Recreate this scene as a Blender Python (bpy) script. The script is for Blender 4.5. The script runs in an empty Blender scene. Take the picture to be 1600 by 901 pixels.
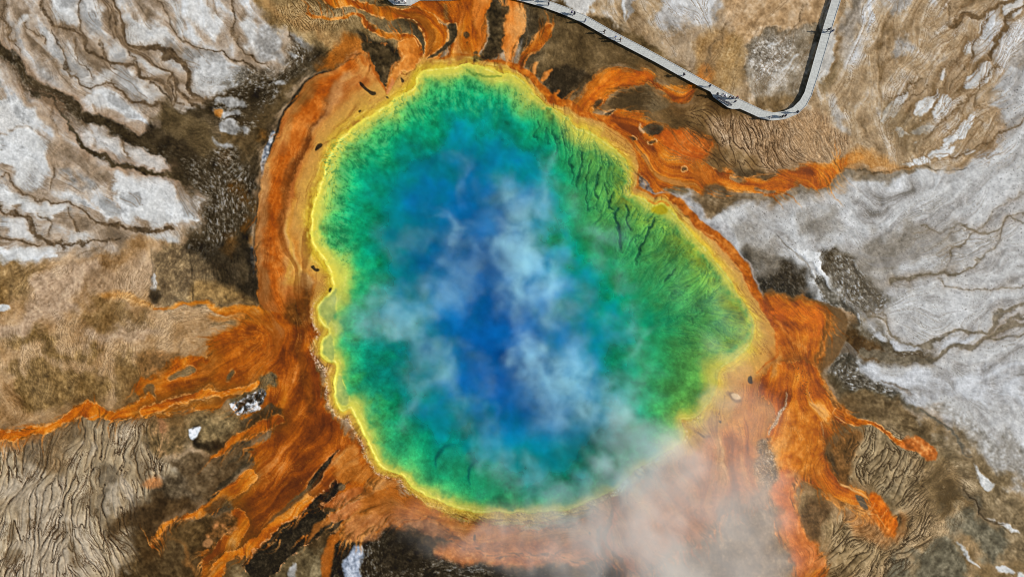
import bpy, bmesh, math, random
from mathutils import Vector, Matrix
# ======================================================================
# CAMERA, SKY, SUN, EXPOSURE
# ======================================================================
M_ = 0.157                    # metres per map unit
CAMH = 165.0                  # a drone hovering over the spring, looking straight down
R = math.radians
scene = bpy.context.scene
cam = bpy.data.objects.new('drone_camera', bpy.data.cameras.new('drone_camera'))
scene.collection.objects.link(cam)
cam.location = (0, 0, CAMH); cam.rotation_euler = (0, 0, 0)
cam.data.sensor_width = 36.0; cam.data.lens = 36.0*CAMH/(1600*M_)
cam.data.clip_end = 9000.0
scene.camera = cam
SUN_EL, SUN_AZ = 29.0, 91.0   # low sun from the right of the picture; azimuth clockwise from +Y
world = bpy.data.worlds.new('World'); scene.world = world; world.use_nodes = True
wn = world.node_tree
bg = wn.nodes['Background']; sky = wn.nodes.new('ShaderNodeTexSky')
sky.sky_type = 'NISHITA'; sky.sun_disc = False
sky.sun_elevation = R(SUN_EL); sky.sun_rotation = R(SUN_AZ)
wn.links.new(sky.outputs[0], bg.inputs[0]); bg.inputs[1].default_value = 0.08
sl_ = bpy.data.lights.new('sun', 'SUN'); sl_.energy = 4.6; sl_.angle = R(0.53); sl_.color = (1.0, 0.955, 0.90)
sun = bpy.data.objects.new('sun', sl_); scene.collection.objects.link(sun)
_sd = Vector((math.sin(R(SUN_AZ))*math.cos(R(SUN_EL)), math.cos(R(SUN_AZ))*math.cos(R(SUN_EL)), math.sin(R(SUN_EL))))
sun.rotation_euler = (-_sd).to_track_quat('-Z', 'Y').to_euler(); sun.location = _sd*300
vs = scene.view_settings
vs.view_transform = 'Standard'; vs.look = 'None'; vs.gamma = 1.0; vs.use_curve_mapping = False; vs.exposure = 0.55
KEXP = 1.31                   # photo value of a surface of reflectance 1 under this sun, sky and exposure
scene.cycles.filter_width = 1.0; scene.cycles.volume_bounces = 3; scene.cycles.max_bounces = 8; scene.cycles.transparent_max_bounces = 16
def W(px, py, z=0.0):
    """a point of the map (as read from above) at height z"""
    k = M_*(CAMH-z)/CAMH
    return Vector(((px-800)*k, (450.5-py)*k, z))
# ======================================================================
# GROUND MAP: what the ground itself looks like (mats, sinter, mud), in
# map units (1 unit = 0.157 m), computed with numpy on a regular grid
# ======================================================================
import numpy as np
S = 1.25
MX0, MX1, MY0, MY1 = -200.0, 1800.0, -150.0, 1050.0
NX = int((MX1-MX0)/S)+1; NY = int((MY1-MY0)/S)+1
gx = MX0+np.arange(NX)*S; gy = MY0+np.arange(NY)*S
X, Y = np.meshgrid(gx, gy); X = X.astype(np.float32); Y = Y.astype(np.float32)
FULL = (slice(0, NY), slice(0, NX))

def lin(c):
    c = np.asarray(c, dtype=np.float32)/255.0
    return np.where(c <= 0.04045, c/12.92, ((c+0.055)/1.055)**2.4).astype(np.float32)
def ss(a, b, x):
    t = np.clip((x-a)/(b-a), 0, 1); return t*t*(3-2*t)
def norm(f):
    f = f-f.mean(); return (f/(f.std()+1e-9)).astype(np.float32)
_fy = np.fft.fftfreq(NY, S)[:, None]; _fx = np.fft.rfftfreq(NX, S)[None, :]
_fr = np.sqrt(_fx*_fx+_fy*_fy)+1e-9
def fnoise(seed, lo, hi, beta=1.0):
    """isotropic noise with wavelengths between lo and hi map units"""
    w = np.fft.rfft2(np.random.RandomState(seed).randn(NY, NX))
    a = _fr**(-beta)*np.exp(-(_fr*lo*0.55)**4)*(1-np.exp(-(_fr*hi)**4))
    return norm(np.fft.irfft2(w*a, s=(NY, NX)))
def blur(f, r):
    w = np.fft.rfft2(f); return np.fft.irfft2(w*np.exp(-2*(np.pi*_fr*r)**2), s=(NY, NX)).astype(np.float32)
def samp(F, x, y, x0=MX0, y0=MY0, st=S):
    u = np.clip((x-x0)/st, 0, F.shape[1]-1.001); v = np.clip((y-y0)/st, 0, F.shape[0]-1.001)
    i = u.astype(np.int32); j = v.astype(np.int32); u = u-i; v = v-j
    return (F[j, i]*(1-u)+F[j, i+1]*u)*(1-v)+(F[j+1, i]*(1-u)+F[j+1, i+1]*u)*v
def catmull(pts, n, closed):
    p = np.asarray(pts, dtype=np.float64)
    if closed: q = np.vstack([p[-1], p, p[0], p[1]])
    else: q = np.vstack([2*p[0]-p[1], p, 2*p[-1]-p[-2]])
    out = []
    m = len(p) if closed else len(p)-1
    for k in range(m):
        a, b, c, d = q[k], q[k+1], q[k+2], q[k+3]
        for t in np.arange(n)/n:
            out.append(0.5*((2*b)+(c-a)*t+(2*a-5*b+4*c-d)*t*t+(3*b-a-3*c+d)*t**3))
    if not closed: out.append(p[-1])
    return np.array(out)
def bbox(p, pad):
    i0 = max(0, int((p[:, 0].min()-pad-MX0)/S)); i1 = min(NX, int((p[:, 0].max()+pad-MX0)/S)+2)
    j0 = max(0, int((p[:, 1].min()-pad-MY0)/S)); j1 = min(NY, int((p[:, 1].max()+pad-MY0)/S)+2)
    return slice(j0, j1), slice(i0, i1)
def sdf_pts(p, px, py):
    """signed distance to a closed outline, positive inside"""
    d = np.full(px.shape, 1e9, np.float32); ins = np.zeros(px.shape, bool)
    n = len(p)
    for k in range(n):
        ax, ay = p[k]; bx, by = p[(k+1) % n]
        ex, ey = bx-ax, by-ay; L = ex*ex+ey*ey
        if L < 1e-9: continue
        qx = px-ax; qy = py-ay
        t = np.clip((qx*ex+qy*ey)/L, 0, 1)
        d = np.minimum(d, (qx-t*ex)**2+(qy-t*ey)**2)
        if ey != 0:
            ins ^= ((ay > py) != (by > py)) & (px < ex*(py-ay)/ey+ax)
    d = np.sqrt(d); return np.where(ins, d, -d)
def path_pts(p, w, px, py):
    d = np.full(px.shape, 1e9, np.float32)
    for k in range(len(p)-1):
        ax, ay = p[k]; ex, ey = p[k+1]-p[k]; L = ex*ex+ey*ey
        if L < 1e-9: continue
        qx = px-ax; qy = py-ay
        t = np.clip((qx*ex+qy*ey)/L, 0, 1)
        d = np.minimum(d, np.sqrt((qx-t*ex)**2+(qy-t*ey)**2)-(w[k]*(1-t)+w[k+1]*t))
    return -d
def field(pts, kind, w=None, pad=40, warp=(2.0, 5.0), n=4, freq=0):
    """signed distance field (positive inside) with a naturally wandering edge; returns slice, field"""
    p = catmull(pts, n, kind == 'poly')
    if kind == 'path':
        ww = np.interp(np.linspace(0, 1, len(p)), np.linspace(0, 1, len(np.atleast_1d(w))), np.atleast_1d(w)) if np.ndim(w) else np.full(len(p), float(w))
        pad = pad+ww.max()
    sl = bbox(p, pad)
    st = 2*S
    x0, x1 = gx[sl[1].start]-15, gx[sl[1].stop-1]+15; y0, y1 = gy[sl[0].start]-15, gy[sl[0].stop-1]+15
    hx, hy = np.meshgrid(np.arange(x0, x1+st*2, st), np.arange(y0, y1+st*2, st))
    f = sdf_pts(p, hx, hy) if kind == 'poly' else path_pts(p, ww, hx, hy)
    a, b = warp
    a *= .42
    return sl, samp(f.astype(np.float32), X[sl]+a*WX1[sl]+b*WX2[sl], Y[sl]+a*WY1[sl]+b*WY2[sl], x0, y0, st)

# ---------------- flow directions (degrees, x right, y down) ----------------
DIRS = """20,40,75 60,30,60 100,60,50 170,90,35 60,120,52 120,160,40 200,50,60 180,20,72 240,80,38 300,50,60 330,30,70 380,60,55 300,90,33 350,140,-12
340,160,-12 360,185,20 230,120,42 180,130,30 60,250,40 150,240,38 230,260,18 20,260,30 30,340,12 100,320,20 60,395,-8 180,340,35 250,330,50 210,320,40
50,430,-58 120,450,-55 200,420,-60 250,440,-62 120,490,-42 50,500,-35 30,540,72 100,540,70 200,510,-50 60,580,78 200,570,82 180,610,85 40,610,75 330,430,-75 290,450,-68 370,440,-80
30,700,98 60,700,105 100,700,110 120,690,113 180,690,97 80,780,108 40,800,110 90,830,92 130,850,72 150,850,65 30,880,105 200,780,82 200,860,50 240,750,85 230,690,82 160,780,98 210,720,90 20,760,110
280,700,-40 330,800,-42 420,750,-45 350,850,-55 450,820,-42 500,780,-42 300,760,-42 400,700,-42 450,680,-60 470,600,95 450,540,88 400,560,-35 350,570,-25 300,610,-22 200,640,-8 100,660,-14 30,680,-5 420,490,60 300,478,3 380,490,8 250,630,-15 330,655,-20 350,690,-65 300,560,-25 430,620,-70 480,720,-50 540,720,-55
415,400,88 420,330,100 440,230,118 480,150,137 520,120,142 440,430,85 465,350,96 470,260,112 540,170,143 570,170,-35 500,220,125 450,300,102 600,140,-40
520,15,55 490,40,62 450,25,60 560,50,65 600,70,75 640,20,10 690,35,45 690,70,105 660,90,110 745,40,95 720,60,100 800,50,95 830,65,-55 640,85,100 610,120,-60 590,40,70 630,45,80 540,75,-35 520,90,-30 780,40,80
900,60,70 950,80,65 880,110,95 920,125,-55 960,108,-15 1000,110,15 1040,140,30 1080,150,-25 980,155,-5 1040,180,35 960,190,30 1000,230,38 1060,215,25 1080,270,25 1150,285,5 1250,275,-5 1200,285,-2 1060,240,30 1100,230,50 1160,240,62 1150,200,70 1220,225,70 1180,210,72 1250,200,62 1300,240,70 1350,200,78 1375,255,72 1420,260,60 1280,250,75
1100,60,112 1130,90,105 1060,40,50 1000,30,60 1200,60,125 1240,90,125 1350,60,115 1400,60,112 1450,50,122 1420,150,125 1480,150,125 1550,80,118 1560,20,145 1500,220,140 1560,200,140 1450,220,140 1380,140,108 1310,130,110 1545,250,145 1600,150,130 1150,20,125 1180,120,118
1150,340,48 1250,320,45 1350,300,40 1300,350,42 1400,330,-30 1450,360,-32 1530,360,-28 1570,320,-45 1500,445,-4 1420,480,8 1400,430,-15 1330,520,50 1420,520,35 1500,520,-25 1560,505,-38 1450,560,-8 1390,570,8 1550,570,-12 1270,400,52 1320,470,55 1480,600,28 1560,660,45 1400,600,25 1340,610,15 1220,400,40
1290,640,58 1250,680,92 1330,655,28 1410,690,35 1350,690,112 1400,720,125 1440,750,122 1380,760,120 1400,800,140 1340,840,145 1420,840,135 1450,800,122 1500,720,-20 1500,760,40 1540,720,50 1570,790,42 1560,860,45 1470,870,-45 1310,870,140 1280,800,55 1330,765,38 1260,760,85 1240,850,70 1210,650,115 1270,560,70 1230,600,95 1220,500,40 1280,490,60 1300,560,110 1240,720,95 1375,800,60 1430,770,125
560,860,90 620,840,-40 700,850,10 800,860,0 640,780,30 700,820,20 820,840,0 950,850,72 1000,880,60 1050,850,50 1150,750,80 1130,650,80 900,830,-10 560,790,-40 520,830,-48 480,850,-45
720,140,80 650,170,55 560,260,30 560,350,10 560,450,0 560,560,-10 600,660,-40 700,740,-70 800,760,90 900,730,70 1000,670,45 1060,600,25 1100,520,5 1080,440,-45 1030,380,-55 990,330,-65 940,290,-82 900,240,-85 860,200,-88 800,170,90"""
_d = np.array([[float(v) for v in s.split(',')] for s in DIRS.split()])
_cx, _cy = np.meshgrid(np.arange(MX0, MX1+10, 10), np.arange(MY0, MY1+10, 10))
_a = np.radians(2*_d[:, 2]); _r2 = (_cx[..., None]-_d[:, 0])**2+(_cy[..., None]-_d[:, 1])**2
_w = 1/(_r2+350)**1.6
_c2 = (_w*np.cos(_a)).sum(-1); _s2 = (_w*np.sin(_a)).sum(-1)
_th = 0.5*np.arctan2(_s2, _c2)
CA = samp(np.cos(2*_th), X, Y, MX0, MY0, 10); SA = samp(np.sin(2*_th), X, Y, MX0, MY0, 10)

# ---------------- noises ----------------
n1 = fnoise(1, 3, 9, 0.6); n2 = fnoise(2, 8, 40, 1.2); n3 = fnoise(3, 25, 160, 1.6); n4 = fnoise(4, 3, 70, 1.5)
n5 = fnoise(5, 3, 30, 1.2); n6 = fnoise(6, 50, 300, 1.6)
WX1, WY1 = fnoise(11, 5, 26, 1.6), fnoise(12, 5, 26, 1.6)
WX2, WY2 = fnoise(13, 25, 110, 1.8), fnoise(14, 25, 110, 1.8)
TH = 0.5*np.arctan2(SA, CA)+0.16*fnoise(15, 12, 60, 1.5)+0.22*WX2
VX, VY = np.cos(TH).astype(np.float32), np.sin(TH).astype(np.float32)

def lic(src, half, step=1.0):
    acc = src.copy(); wsum = 1.0
    n = int(half/step)
    for sgn in (1, -1):
        ux, uy = np.zeros_like(X)+0, np.zeros_like(X)+0
        fx = np.broadcast_to(np.arange(NX, dtype=np.float32), X.shape).copy()
        fy = np.broadcast_to(np.arange(NY, dtype=np.float32)[:, None], X.shape).copy()
        dx, dy = VX*sgn, VY*sgn
        for k in range(n):
            fx += dx*step/S; fy += dy*step/S
            i = np.clip(fx+0.5, 0, NX-1).astype(np.int32); j = np.clip(fy+0.5, 0, NY-1).astype(np.int32)
            vx, vy = VX[j, i], VY[j, i]
            s = np.where(vx*dx+vy*dy < 0, -1, 1).astype(np.float32)
            dx, dy = vx*s, vy*s
            w = 0.5+0.5*np.cos(np.pi*(k+1)/(n+1))
            acc += w*src[j, i]; wsum += w
    return norm(acc)
ENV = (0.45+0.75*ss(-1.0, 1.3, fnoise(31, 20, 120, 1.2)))
ENV2 = (0.45+0.75*ss(-1.0, 1.3, fnoise(32, 25, 150, 1.2)))
l1 = .36*(0.62*lic(fnoise(21, 2.5, 10, 0.7), 6, 1.25)*ENV+0.6*fnoise(33, 2.5, 14, 0.9)).astype(np.float32)
CR = None
l2 = .62*(0.72*lic(fnoise(22, 6, 60, 1.6), 30, 1.8)*ENV2+0.4*n4).astype(np.float32)
l3 = norm(lic(fnoise(23, 9, 90, 1.5), 70, 2.5)+.35*fnoise(34, 10, 90, 1.5))
def cracks(src, width):
    """thin braided lines along the flow: zero lines of a streaky field"""
    gyy, gxx = np.gradient(src, S)
    return np.exp(-(src/(np.sqrt(gxx**2+gyy**2)+0.015)/width)**2).astype(np.float32)
CR = norm(lic(fnoise(41, 4, 16, .7), 3, 1.25)+.5*fnoise(42, 3, 9, .6)+.5*fnoise(43, 12, 40, 1))
l4 = lic(fnoise(24, 9, 44, 0.9), 34, 1.8)
l5 = lic(fnoise(25, 18, 90, 0.9), 60, 2.5)
cr1 = cracks(l4+.05*n1+.12*n4, .85); cr2 = cracks(l5+0.12*n2+0.03*n1, 1.15)
l6 = lic(fnoise(26, 4, 16, 0.6), 9, 1.25)+.25*n5; cr0 = cracks(l6, 0.9)

l7 = lic(fnoise(27, 5, 22, 0.7), 60, 2.0); l8 = lic(fnoise(28, 7, 30, 0.8), 75, 2.2)
sw1 = cracks(l7+.03*n4, .75); sw2 = cracks(l8+.05*n4, .9)
l9 = norm(lic(fnoise(29, 12, 70, 1.2), 130, 3.0)+.12*n4)
C = np.zeros((NY, NX, 3), np.float32)      # sRGB-ish working colour 0..255
HT = np.zeros((NY, NX), np.float32)        # relief in metres
WET = np.zeros((NY, NX), np.float32)       # wet mats shine

def ramp(t, stops):
    xs = [s[0] for s in stops]
    return np.stack([np.interp(t, xs, [s[1][k] for s in stops]) for k in range(3)], -1).astype(np.float32)
def put(sl, m, col, alpha=1.0, wet=None):
    if callable(col): col = col(sl)
    col = np.asarray(col, np.float32)
    m = (m*alpha)[..., None]
    C[sl] += (col-C[sl])*m
    if wet is not None: WET[sl] += (wet-WET[sl])*m[..., 0]
def poly(pts, col, soft=4.0, warp=(2.0, 4.0), alpha=1.0, rag=0.0, wet=None, rim=None, dark=None, h=0.0):
    sl, f = field(pts, 'poly', pad=soft+30, warp=warp)
    return _fin(sl, f, col, soft, alpha, rag, wet, rim, dark, h)
def path(pts, w, col, soft=2.0, warp=(1.5, 2.0), alpha=1.0, rag=0.0, wet=None, rim=None, dark=None, h=0.0):
    sl, f = field(pts, 'path', w=w, pad=soft+25, warp=warp)
    return _fin(sl, f, col, soft, alpha, rag, wet, rim, dark, h)
def _fin(sl, f, col, soft, alpha, rag, wet, rim, dark, h):
    if rag: f = f+rag*(0.22*l7[sl]+.45*l9[sl]+.2*l2[sl])
    if dark: put(sl, np.exp(-np.clip(-f, 0, 99)/dark[1])*(f < 0), dark[0], dark[2])
    m = ss(-soft, soft, f)
    put(sl, m, col, alpha, wet)
    if h: HT[sl] += h*m
    if rim: put(sl, np.exp(-((f-rim[2])/rim[1])**2)*ss(-0.6, 0.8, n2[sl]+0.3), rim[0], rim[3])
    return sl, f

# ---------------- textures ----------------
def T(f, *stops):
    return lambda sl: ramp(f(sl), stops)
mix = lambda a, b, c, d: (lambda sl: 0.5+a*l1[sl]+b*l2[sl]+c*l3[sl]+d*n2[sl])
ORANGE = T(lambda sl: 0.45+0.09*l1[sl]+0.08*l2[sl]+0.12*l3[sl]+.15*l9[sl]+.05*l7[sl]+0.11*n3[sl], (0, (118, 56, 4)), (.3, (160, 78, 6)), (.55, (192, 100, 14)), (.8, (214, 128, 32)), (1, (230, 160, 76)))
RUST = T(lambda sl: 0.45+0.10*l1[sl]+0.09*l2[sl]+0.11*l3[sl]+.15*l9[sl]+.05*l7[sl]+0.12*n3[sl], (0, (88, 42, 6)), (.3, (118, 56, 8)), (.55, (150, 72, 12)), (.8, (186, 96, 26)), (1, (208, 126, 56)))
LTOR = T(lambda sl: 0.5+0.06*l1[sl]+0.12*l2[sl]+0.18*l3[sl]+0.12*n3[sl], (0, (190, 96, 22)), (.4, (222, 130, 48)), (.7, (230, 156, 80)), (1, (236, 180, 112)))
GOLD = T(lambda sl: 0.5+0.05*l1[sl]+0.12*l2[sl]+0.16*l3[sl]+0.12*n3[sl], (0, (186, 118, 30)), (.4, (206, 148, 50)), (.7, (218, 172, 70)), (1, (226, 190, 96)))
SINTER = T(lambda sl: 0.62+0.05*l1[sl]+0.05*l2[sl]+0.03*n4[sl]+0.10*n3[sl]+.05*l3[sl], (0, (158, 156, 152)), (.35, (194, 193, 187)), (.6, (213, 213, 208)), (1, (228, 229, 226)))
SINT2 = T(lambda sl: 0.5+0.06*l1[sl]+0.08*l2[sl]+0.04*n4[sl]+0.06*n3[sl]+.14*l9[sl], (0, (128, 124, 116)), (.35, (170, 168, 164)), (.6, (196, 197, 196)), (1, (218, 220, 220)))
TAN = T(lambda sl: 0.5+0.12*l1[sl]+0.12*l2[sl]+0.10*l3[sl]+0.12*n3[sl], (0, (112, 86, 54)), (.3, (150, 122, 88)), (.6, (178, 150, 116)), (1, (206, 182, 150)))
OLIVE = T(lambda sl: 0.5+0.15*l1[sl]+0.13*l2[sl]+0.08*l3[sl]+0.08*n3[sl], (0, (58, 46, 26)), (.35, (96, 78, 48)), (.65, (128, 106, 70)), (1, (166, 142, 102)))
DARK = T(lambda sl: 0.5+0.14*l1[sl]+0.12*l2[sl]+0.08*n4[sl]+0.08*n3[sl], (0, (30, 24, 14)), (.4, (56, 45, 28)), (.7, (80, 66, 44)), (1, (120, 100, 72)))
BLACK = T(lambda sl: 0.5+0.14*l1[sl]+0.1*l2[sl]+0.1*n5[sl], (0, (20, 16, 10)), (.5, (38, 31, 20)), (1, (74, 62, 44)))

# ---------------- broad zones ----------------
C[:] = ramp(0.5+0.12*l1+0.13*l2+0.10*l3+0.12*n3, ((0, (108, 84, 54)), (.3, (150, 122, 88)), (.6, (180, 152, 118)), (1, (208, 184, 152))))
# sinter flats in the north-west: pale tongues combed along the run-off
t = 0.40+0.05*l1+0.06*l2+0.11*l3+.14*l9+0.03*n4+0.05*n6
TLW = T(lambda sl: t[sl], (0, (116, 98, 76)), (.2, (150, 130, 106)), (.4, (180, 162, 140)), (.56, (194, 182, 166)), (.72, (206, 204, 198)), (1, (226, 228, 226)))
poly([(-260, -200), (440, -200), (420, 0), (450, 60), (430, 120), (380, 170), (300, 230), (310, 330), (250, 375), (150, 390), (40, 410), (-260, 430)], TLW, 14, (3, 8))
# hillside of fine terraces in the west
HILL = T(lambda sl: 0.54+0.14*l1[sl]+0.09*l2[sl]+0.07*l3[sl]+0.10*n3[sl]+.08*n6[sl], (0, (96, 66, 32)), (.3, (144, 108, 66)), (.6, (184, 148, 104)), (1, (216, 184, 142)))
poly([(-260, 420), (40, 412), (150, 392), (235, 372), (300, 400), (400, 480), (430, 560), (360, 610), (200, 640), (-260, 690)], HILL, 8, (3, 6))
# beige cracked slope, south-west
BEIGE = T(lambda sl: 0.55+0.05*l1[sl]+0.08*l2[sl]+0.12*l3[sl]+0.16*n3[sl], (0, (128, 108, 78)), (.4, (162, 140, 106)), (.7, (186, 166, 132)), (1, (198, 184, 158)))
poly([(-260, 690), (0, 690), (130, 650), (220, 640), (290, 640), (280, 760), (230, 820), (260, 1100), (-260, 1100)], BEIGE, 8, (3, 6))
# right-hand sinter
RSIN = T(lambda sl: 0.56+0.05*l1[sl]+0.03*l2[sl]+0.07*l3[sl]+.12*l9[sl]+0.025*n4[sl]+0.08*n6[sl], (0, (120, 114, 104)), (.3, (160, 156, 149)), (.6, (193, 192, 187)), (1, (214, 214, 211)))
poly([(1040, 305), (1100, 315), (1200, 310), (1290, 290), (1350, 268), (1440, 262), (1510, 260), (1545, 225), (1560, 180), (1560, 120), (1600, 90), (1900, 60), (1900, 830), (1640, 760), (1560, 730), (1520, 680), (1440, 640), (1330, 600), (1330, 480), (1200, 460), (1100, 370)], RSIN, 10, (3, 8), rag=3)
# upper right, brushed tan and pale sinter
UR = T(lambda sl: 0.5+0.10*l1[sl]+0.08*l2[sl]+0.10*l3[sl]+.15*l9[sl]+0.07*n3[sl]+.03*n4[sl], (0, (108, 84, 52)), (.3, (150, 124, 90)), (.55, (180, 154, 118)), (.75, (194, 176, 150)), (1, (212, 206, 196)))
poly([(850, -200), (1900, -200), (1900, 90), (1600, 100), (1560, 130), (1555, 190), (1540, 235), (1500, 262), (1400, 262), (1330, 230), (1240, 250), (1130, 265), (1060, 180), (1180, 170), (1000, 90), (880, 20)], UR, 8, (3, 6))
# lower right, cracked slope
LR = T(lambda sl: 0.5+0.10*l1[sl]+0.10*l2[sl]+0.10*l3[sl]+0.14*n3[sl], (0, (84, 66, 38)), (.3, (126, 102, 66)), (.6, (166, 138, 98)), (1, (200, 172, 130)))
poly([(1300, 640), (1420, 645), (1500, 690), (1550, 730), (1640, 770), (1900, 840), (1900, 1100), (1200, 1100), (1230, 800), (1270, 700)], LR, 10, (3, 8))

# ================= north-west =================
for p in ([(175, 290), (195, 275), (225, 270), (260, 275), (285, 290), (303, 315), (305, 345), (270, 350), (240, 358), (215, 360), (195, 335), (178, 312)],
          [(195, 225), (215, 213), (240, 220), (255, 232), (268, 255), (262, 268), (235, 262), (210, 255), (195, 240)],
          [(-60, 210), (30, 205), (60, 215), (80, 230), (88, 255), (75, 280), (55, 293), (30, 285), (15, 265), (-60, 262)],
          [(-60, 300), (30, 298), (70, 314), (100, 325), (100, 340), (60, 338), (30, 328), (-60, 325)],
          [(-60, 385), (30, 384), (70, 383), (95, 395), (60, 400), (25, 408), (-20, 415), (-60, 415)]):
    poly(p, SINTER, 5, (2, 5), .95, rag=2.5, rim=((120, 100, 80), 1.2, -2, .35))
for p in ([(-60, 150), (20, 150), (45, 160), (70, 185), (75, 205), (50, 210), (20, 205), (-60, 195)],
          [(112, 198), (135, 193), (145, 215), (138, 225), (122, 218)], [(145, 196), (170, 195), (185, 215), (200, 250), (180, 245), (150, 235), (145, 215)],
          [(130, 145), (165, 140), (200, 155), (215, 175), (190, 180), (160, 172), (140, 160)],
          [(110, 75), (130, 85), (140, 105), (165, 115), (200, 118), (235, 135), (255, 165), (230, 160), (200, 140), (160, 132), (130, 128), (118, 108)],
          [(195, 35), (215, 28), (245, 40), (260, 55), (285, 70), (270, 75), (235, 65), (205, 52)],
          [(178, 62), (195, 65), (215, 85), (250, 105), (265, 125), (240, 118), (210, 98), (185, 85)],
          [(65, 58), (85, 57), (97, 88), (85, 85), (72, 75)], [(70, -40), (115, -40), (120, 40), (105, 38), (85, 30)], [(130, -40), (155, -40), (155, 40), (148, 55), (135, 30)],
          [(240, -20), (262, 5), (275, 35), (280, 50), (300, 55), (292, 30), (270, 0)], [(300, 8), (320, -10), (330, 25), (345, 50), (330, 55), (315, 40)],
          [(370, 30), (395, 30), (400, 80), (385, 65), (372, 45)], [(335, 160), (355, 152), (385, 160), (392, 167), (370, 165), (345, 168)],
          [(85, 300), (110, 300), (125, 312), (105, 318)], [(110, 370), (130, 365), (143, 370), (135, 382), (115, 383)], [(5, 340), (45, 345), (55, 370), (30, 368), (10, 360)],
          [(235, 365), (270, 362), (285, 380), (260, 378)], [(160, 330), (170, 325), (168, 342)], [(20, 45), (35, 20), (45, 30), (38, 50)]):
    poly(p, SINTER, 6, (2, 5), .85, rag=3)
GREY = T(mix(.06, .12, .0, .12), (0, (110, 106, 98)), (.5, (160, 156, 148)), (1, (206, 206, 202)))
for p in ([(300, 75), (330, 80), (355, 100), (380, 110), (395, 125), (370, 135), (330, 148), (308, 140), (290, 110), (283, 92)], [(400, 30), (430, 40), (440, 75), (420, 85), (400, 70)],
          [(335, 195), (360, 188), (380, 200), (365, 212), (345, 205)], [(400, 62), (420, 70), (440, 90), (443, 98), (400, 88)], [(443, 40), (460, 50), (465, 70), (455, 72)],
          [(60, 100), (85, 115), (90, 135), (70, 125)], [(100, 265), (140, 275), (150, 295), (115, 290)]):
    poly(p, GREY, 5, (2, 4), .9)
poly([(300, 115), (320, 90), (350, 105), (385, 122), (365, 136), (330, 146), (305, 140)], SINTER, 6, (2, 5), .7)
# cloudy grey stains on the white flats
m = ss(.55, 1.8, .7*l3+.5*n3+.35*n4)*ss(60, -20, X-330)*ss(60, -20, Y-340)
put(FULL, m, (124, 122, 116), .55)
BROWN = T(mix(.14, .1, 0, .1), (0, (44, 34, 20)), (.5, (82, 64, 42)), (1, (126, 104, 76)))
def stream(pts, w, soft=1.6, warp=(2.2, 4), alpha=.9, col=None, halo=.45):
    sl, f = field(pts, 'path', w=w, pad=30, warp=warp)
    f = f+0.35*n1[sl]
    put(sl, np.exp(-np.clip(-f, 0, 99)/5.0), (146, 122, 94), halo)
    put(sl, ss(-soft, soft, f), col or BROWN, alpha)
    HT[sl] -= 0.10*ss(-3, 3, f)
SD = [([(62, 0), (68, 25), (85, 40), (105, 50), (128, 62), (140, 78), (160, 93), (185, 103), (210, 112), (232, 122), (250, 135), (262, 150), (268, 162)], (1.2, 2, 2.5, 2)),
      ([(160, -30), (163, 20), (175, 40), (195, 60), (215, 80), (240, 100), (262, 115), (268, 130), (285, 140), (310, 152), (340, 150), (370, 140), (400, 133)], (1, 1.6, 2.2, 3, 3)),
      ([(178, -30), (188, 25), (196, 50), (215, 65), (245, 72), (262, 80), (275, 95), (290, 120), (305, 140), (320, 152)], (2, 2.6, 4, 3, 2)),
      ([(85, 52), (100, 85), (115, 115), (130, 130), (165, 130), (195, 145), (230, 160), (260, 175)], (1, 1.5, 2)),
      ([(8, -10), (15, 45), (25, 65)], 1.2), ([(235, -10), (262, 40), (290, 65), (330, 78), (365, 92), (385, 102), (400, 112)], (.8, 1.2, 2)),
      ([(365, -20), (358, 30), (362, 55), (380, 70), (400, 90)], 1.1), ([(120, -20), (125, 40), (135, 65)], 1),
      ([(-40, 328), (0, 330), (40, 337), (55, 355), (60, 373), (80, 380), (120, 382), (150, 375), (180, 370)], (1.4, 2, 1.4)),
      ([(30, 295), (60, 307), (87, 317), (117, 323), (143, 340), (157, 350), (177, 343), (197, 357), (213, 365), (233, 363), (267, 357)], (1, 2, 2.4)),
      ([(-20, 373), (20, 370), (40, 378), (57, 380)], 1.6), ([(150, 65), (172, 90), (182, 120)], .9), ([(200, 66), (202, 95), (205, 110)], 1),
      ([(238, 128), (252, 140), (262, 160)], 1.2), ([(268, 130), (275, 150), (272, 168)], 1.6), ([(205, 68), (230, 85), (240, 100)], 1),
      ([(400, 150), (370, 165), (345, 160), (335, 165)], 2), ([(330, 190), (350, 210), (372, 215)], 2), ([(176, 20), (182, 45), (178, 62)], 1.2), ([(40, 40), (52, 62), (70, 70)], .8)]
SD += [([(163, -20), (168, 12), (176, 30), (182, 52), (192, 66)], 1.3), ([(170, 0), (178, 18), (190, 34)], .9), ([(172, 18), (168, 40), (178, 60)], .9), ([(232, 128), (244, 145), (256, 158), (270, 168)], 1.4), ([(265, 118), (262, 135), (272, 155), (290, 162)], 1.6),
       ([(0, 4), (12, 30), (20, 60), (30, 85)], .8), ([(120, 70), (126, 95), (140, 112)], .9), ([(310, 150), (330, 162), (345, 172), (352, 190)], 1.8), ([(285, 140), (300, 155), (320, 175), (345, 200), (350, 215)], 2.2), ([(400, 133), (425, 125), (440, 118)], 3), ([(340, 152), (365, 150), (390, 146), (410, 140)], 2.2),
       ([(395, 85), (405, 95), (420, 98)], 1.5), ([(440, 20), (446, 45), (455, 70)], 1.8), ([(75, 160), (82, 185), (90, 215), (92, 260), (75, 292)], .8), ([(0, 285), (20, 282), (40, 300)], 1), ([(100, 330), (108, 350), (120, 365)], 1.1), ([(60, 330), (75, 345), (72, 368)], 1), ([(190, 215), (205, 250)], 1)]
for p, w in SD: stream(p, np.multiply(w, 1.2))
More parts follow.
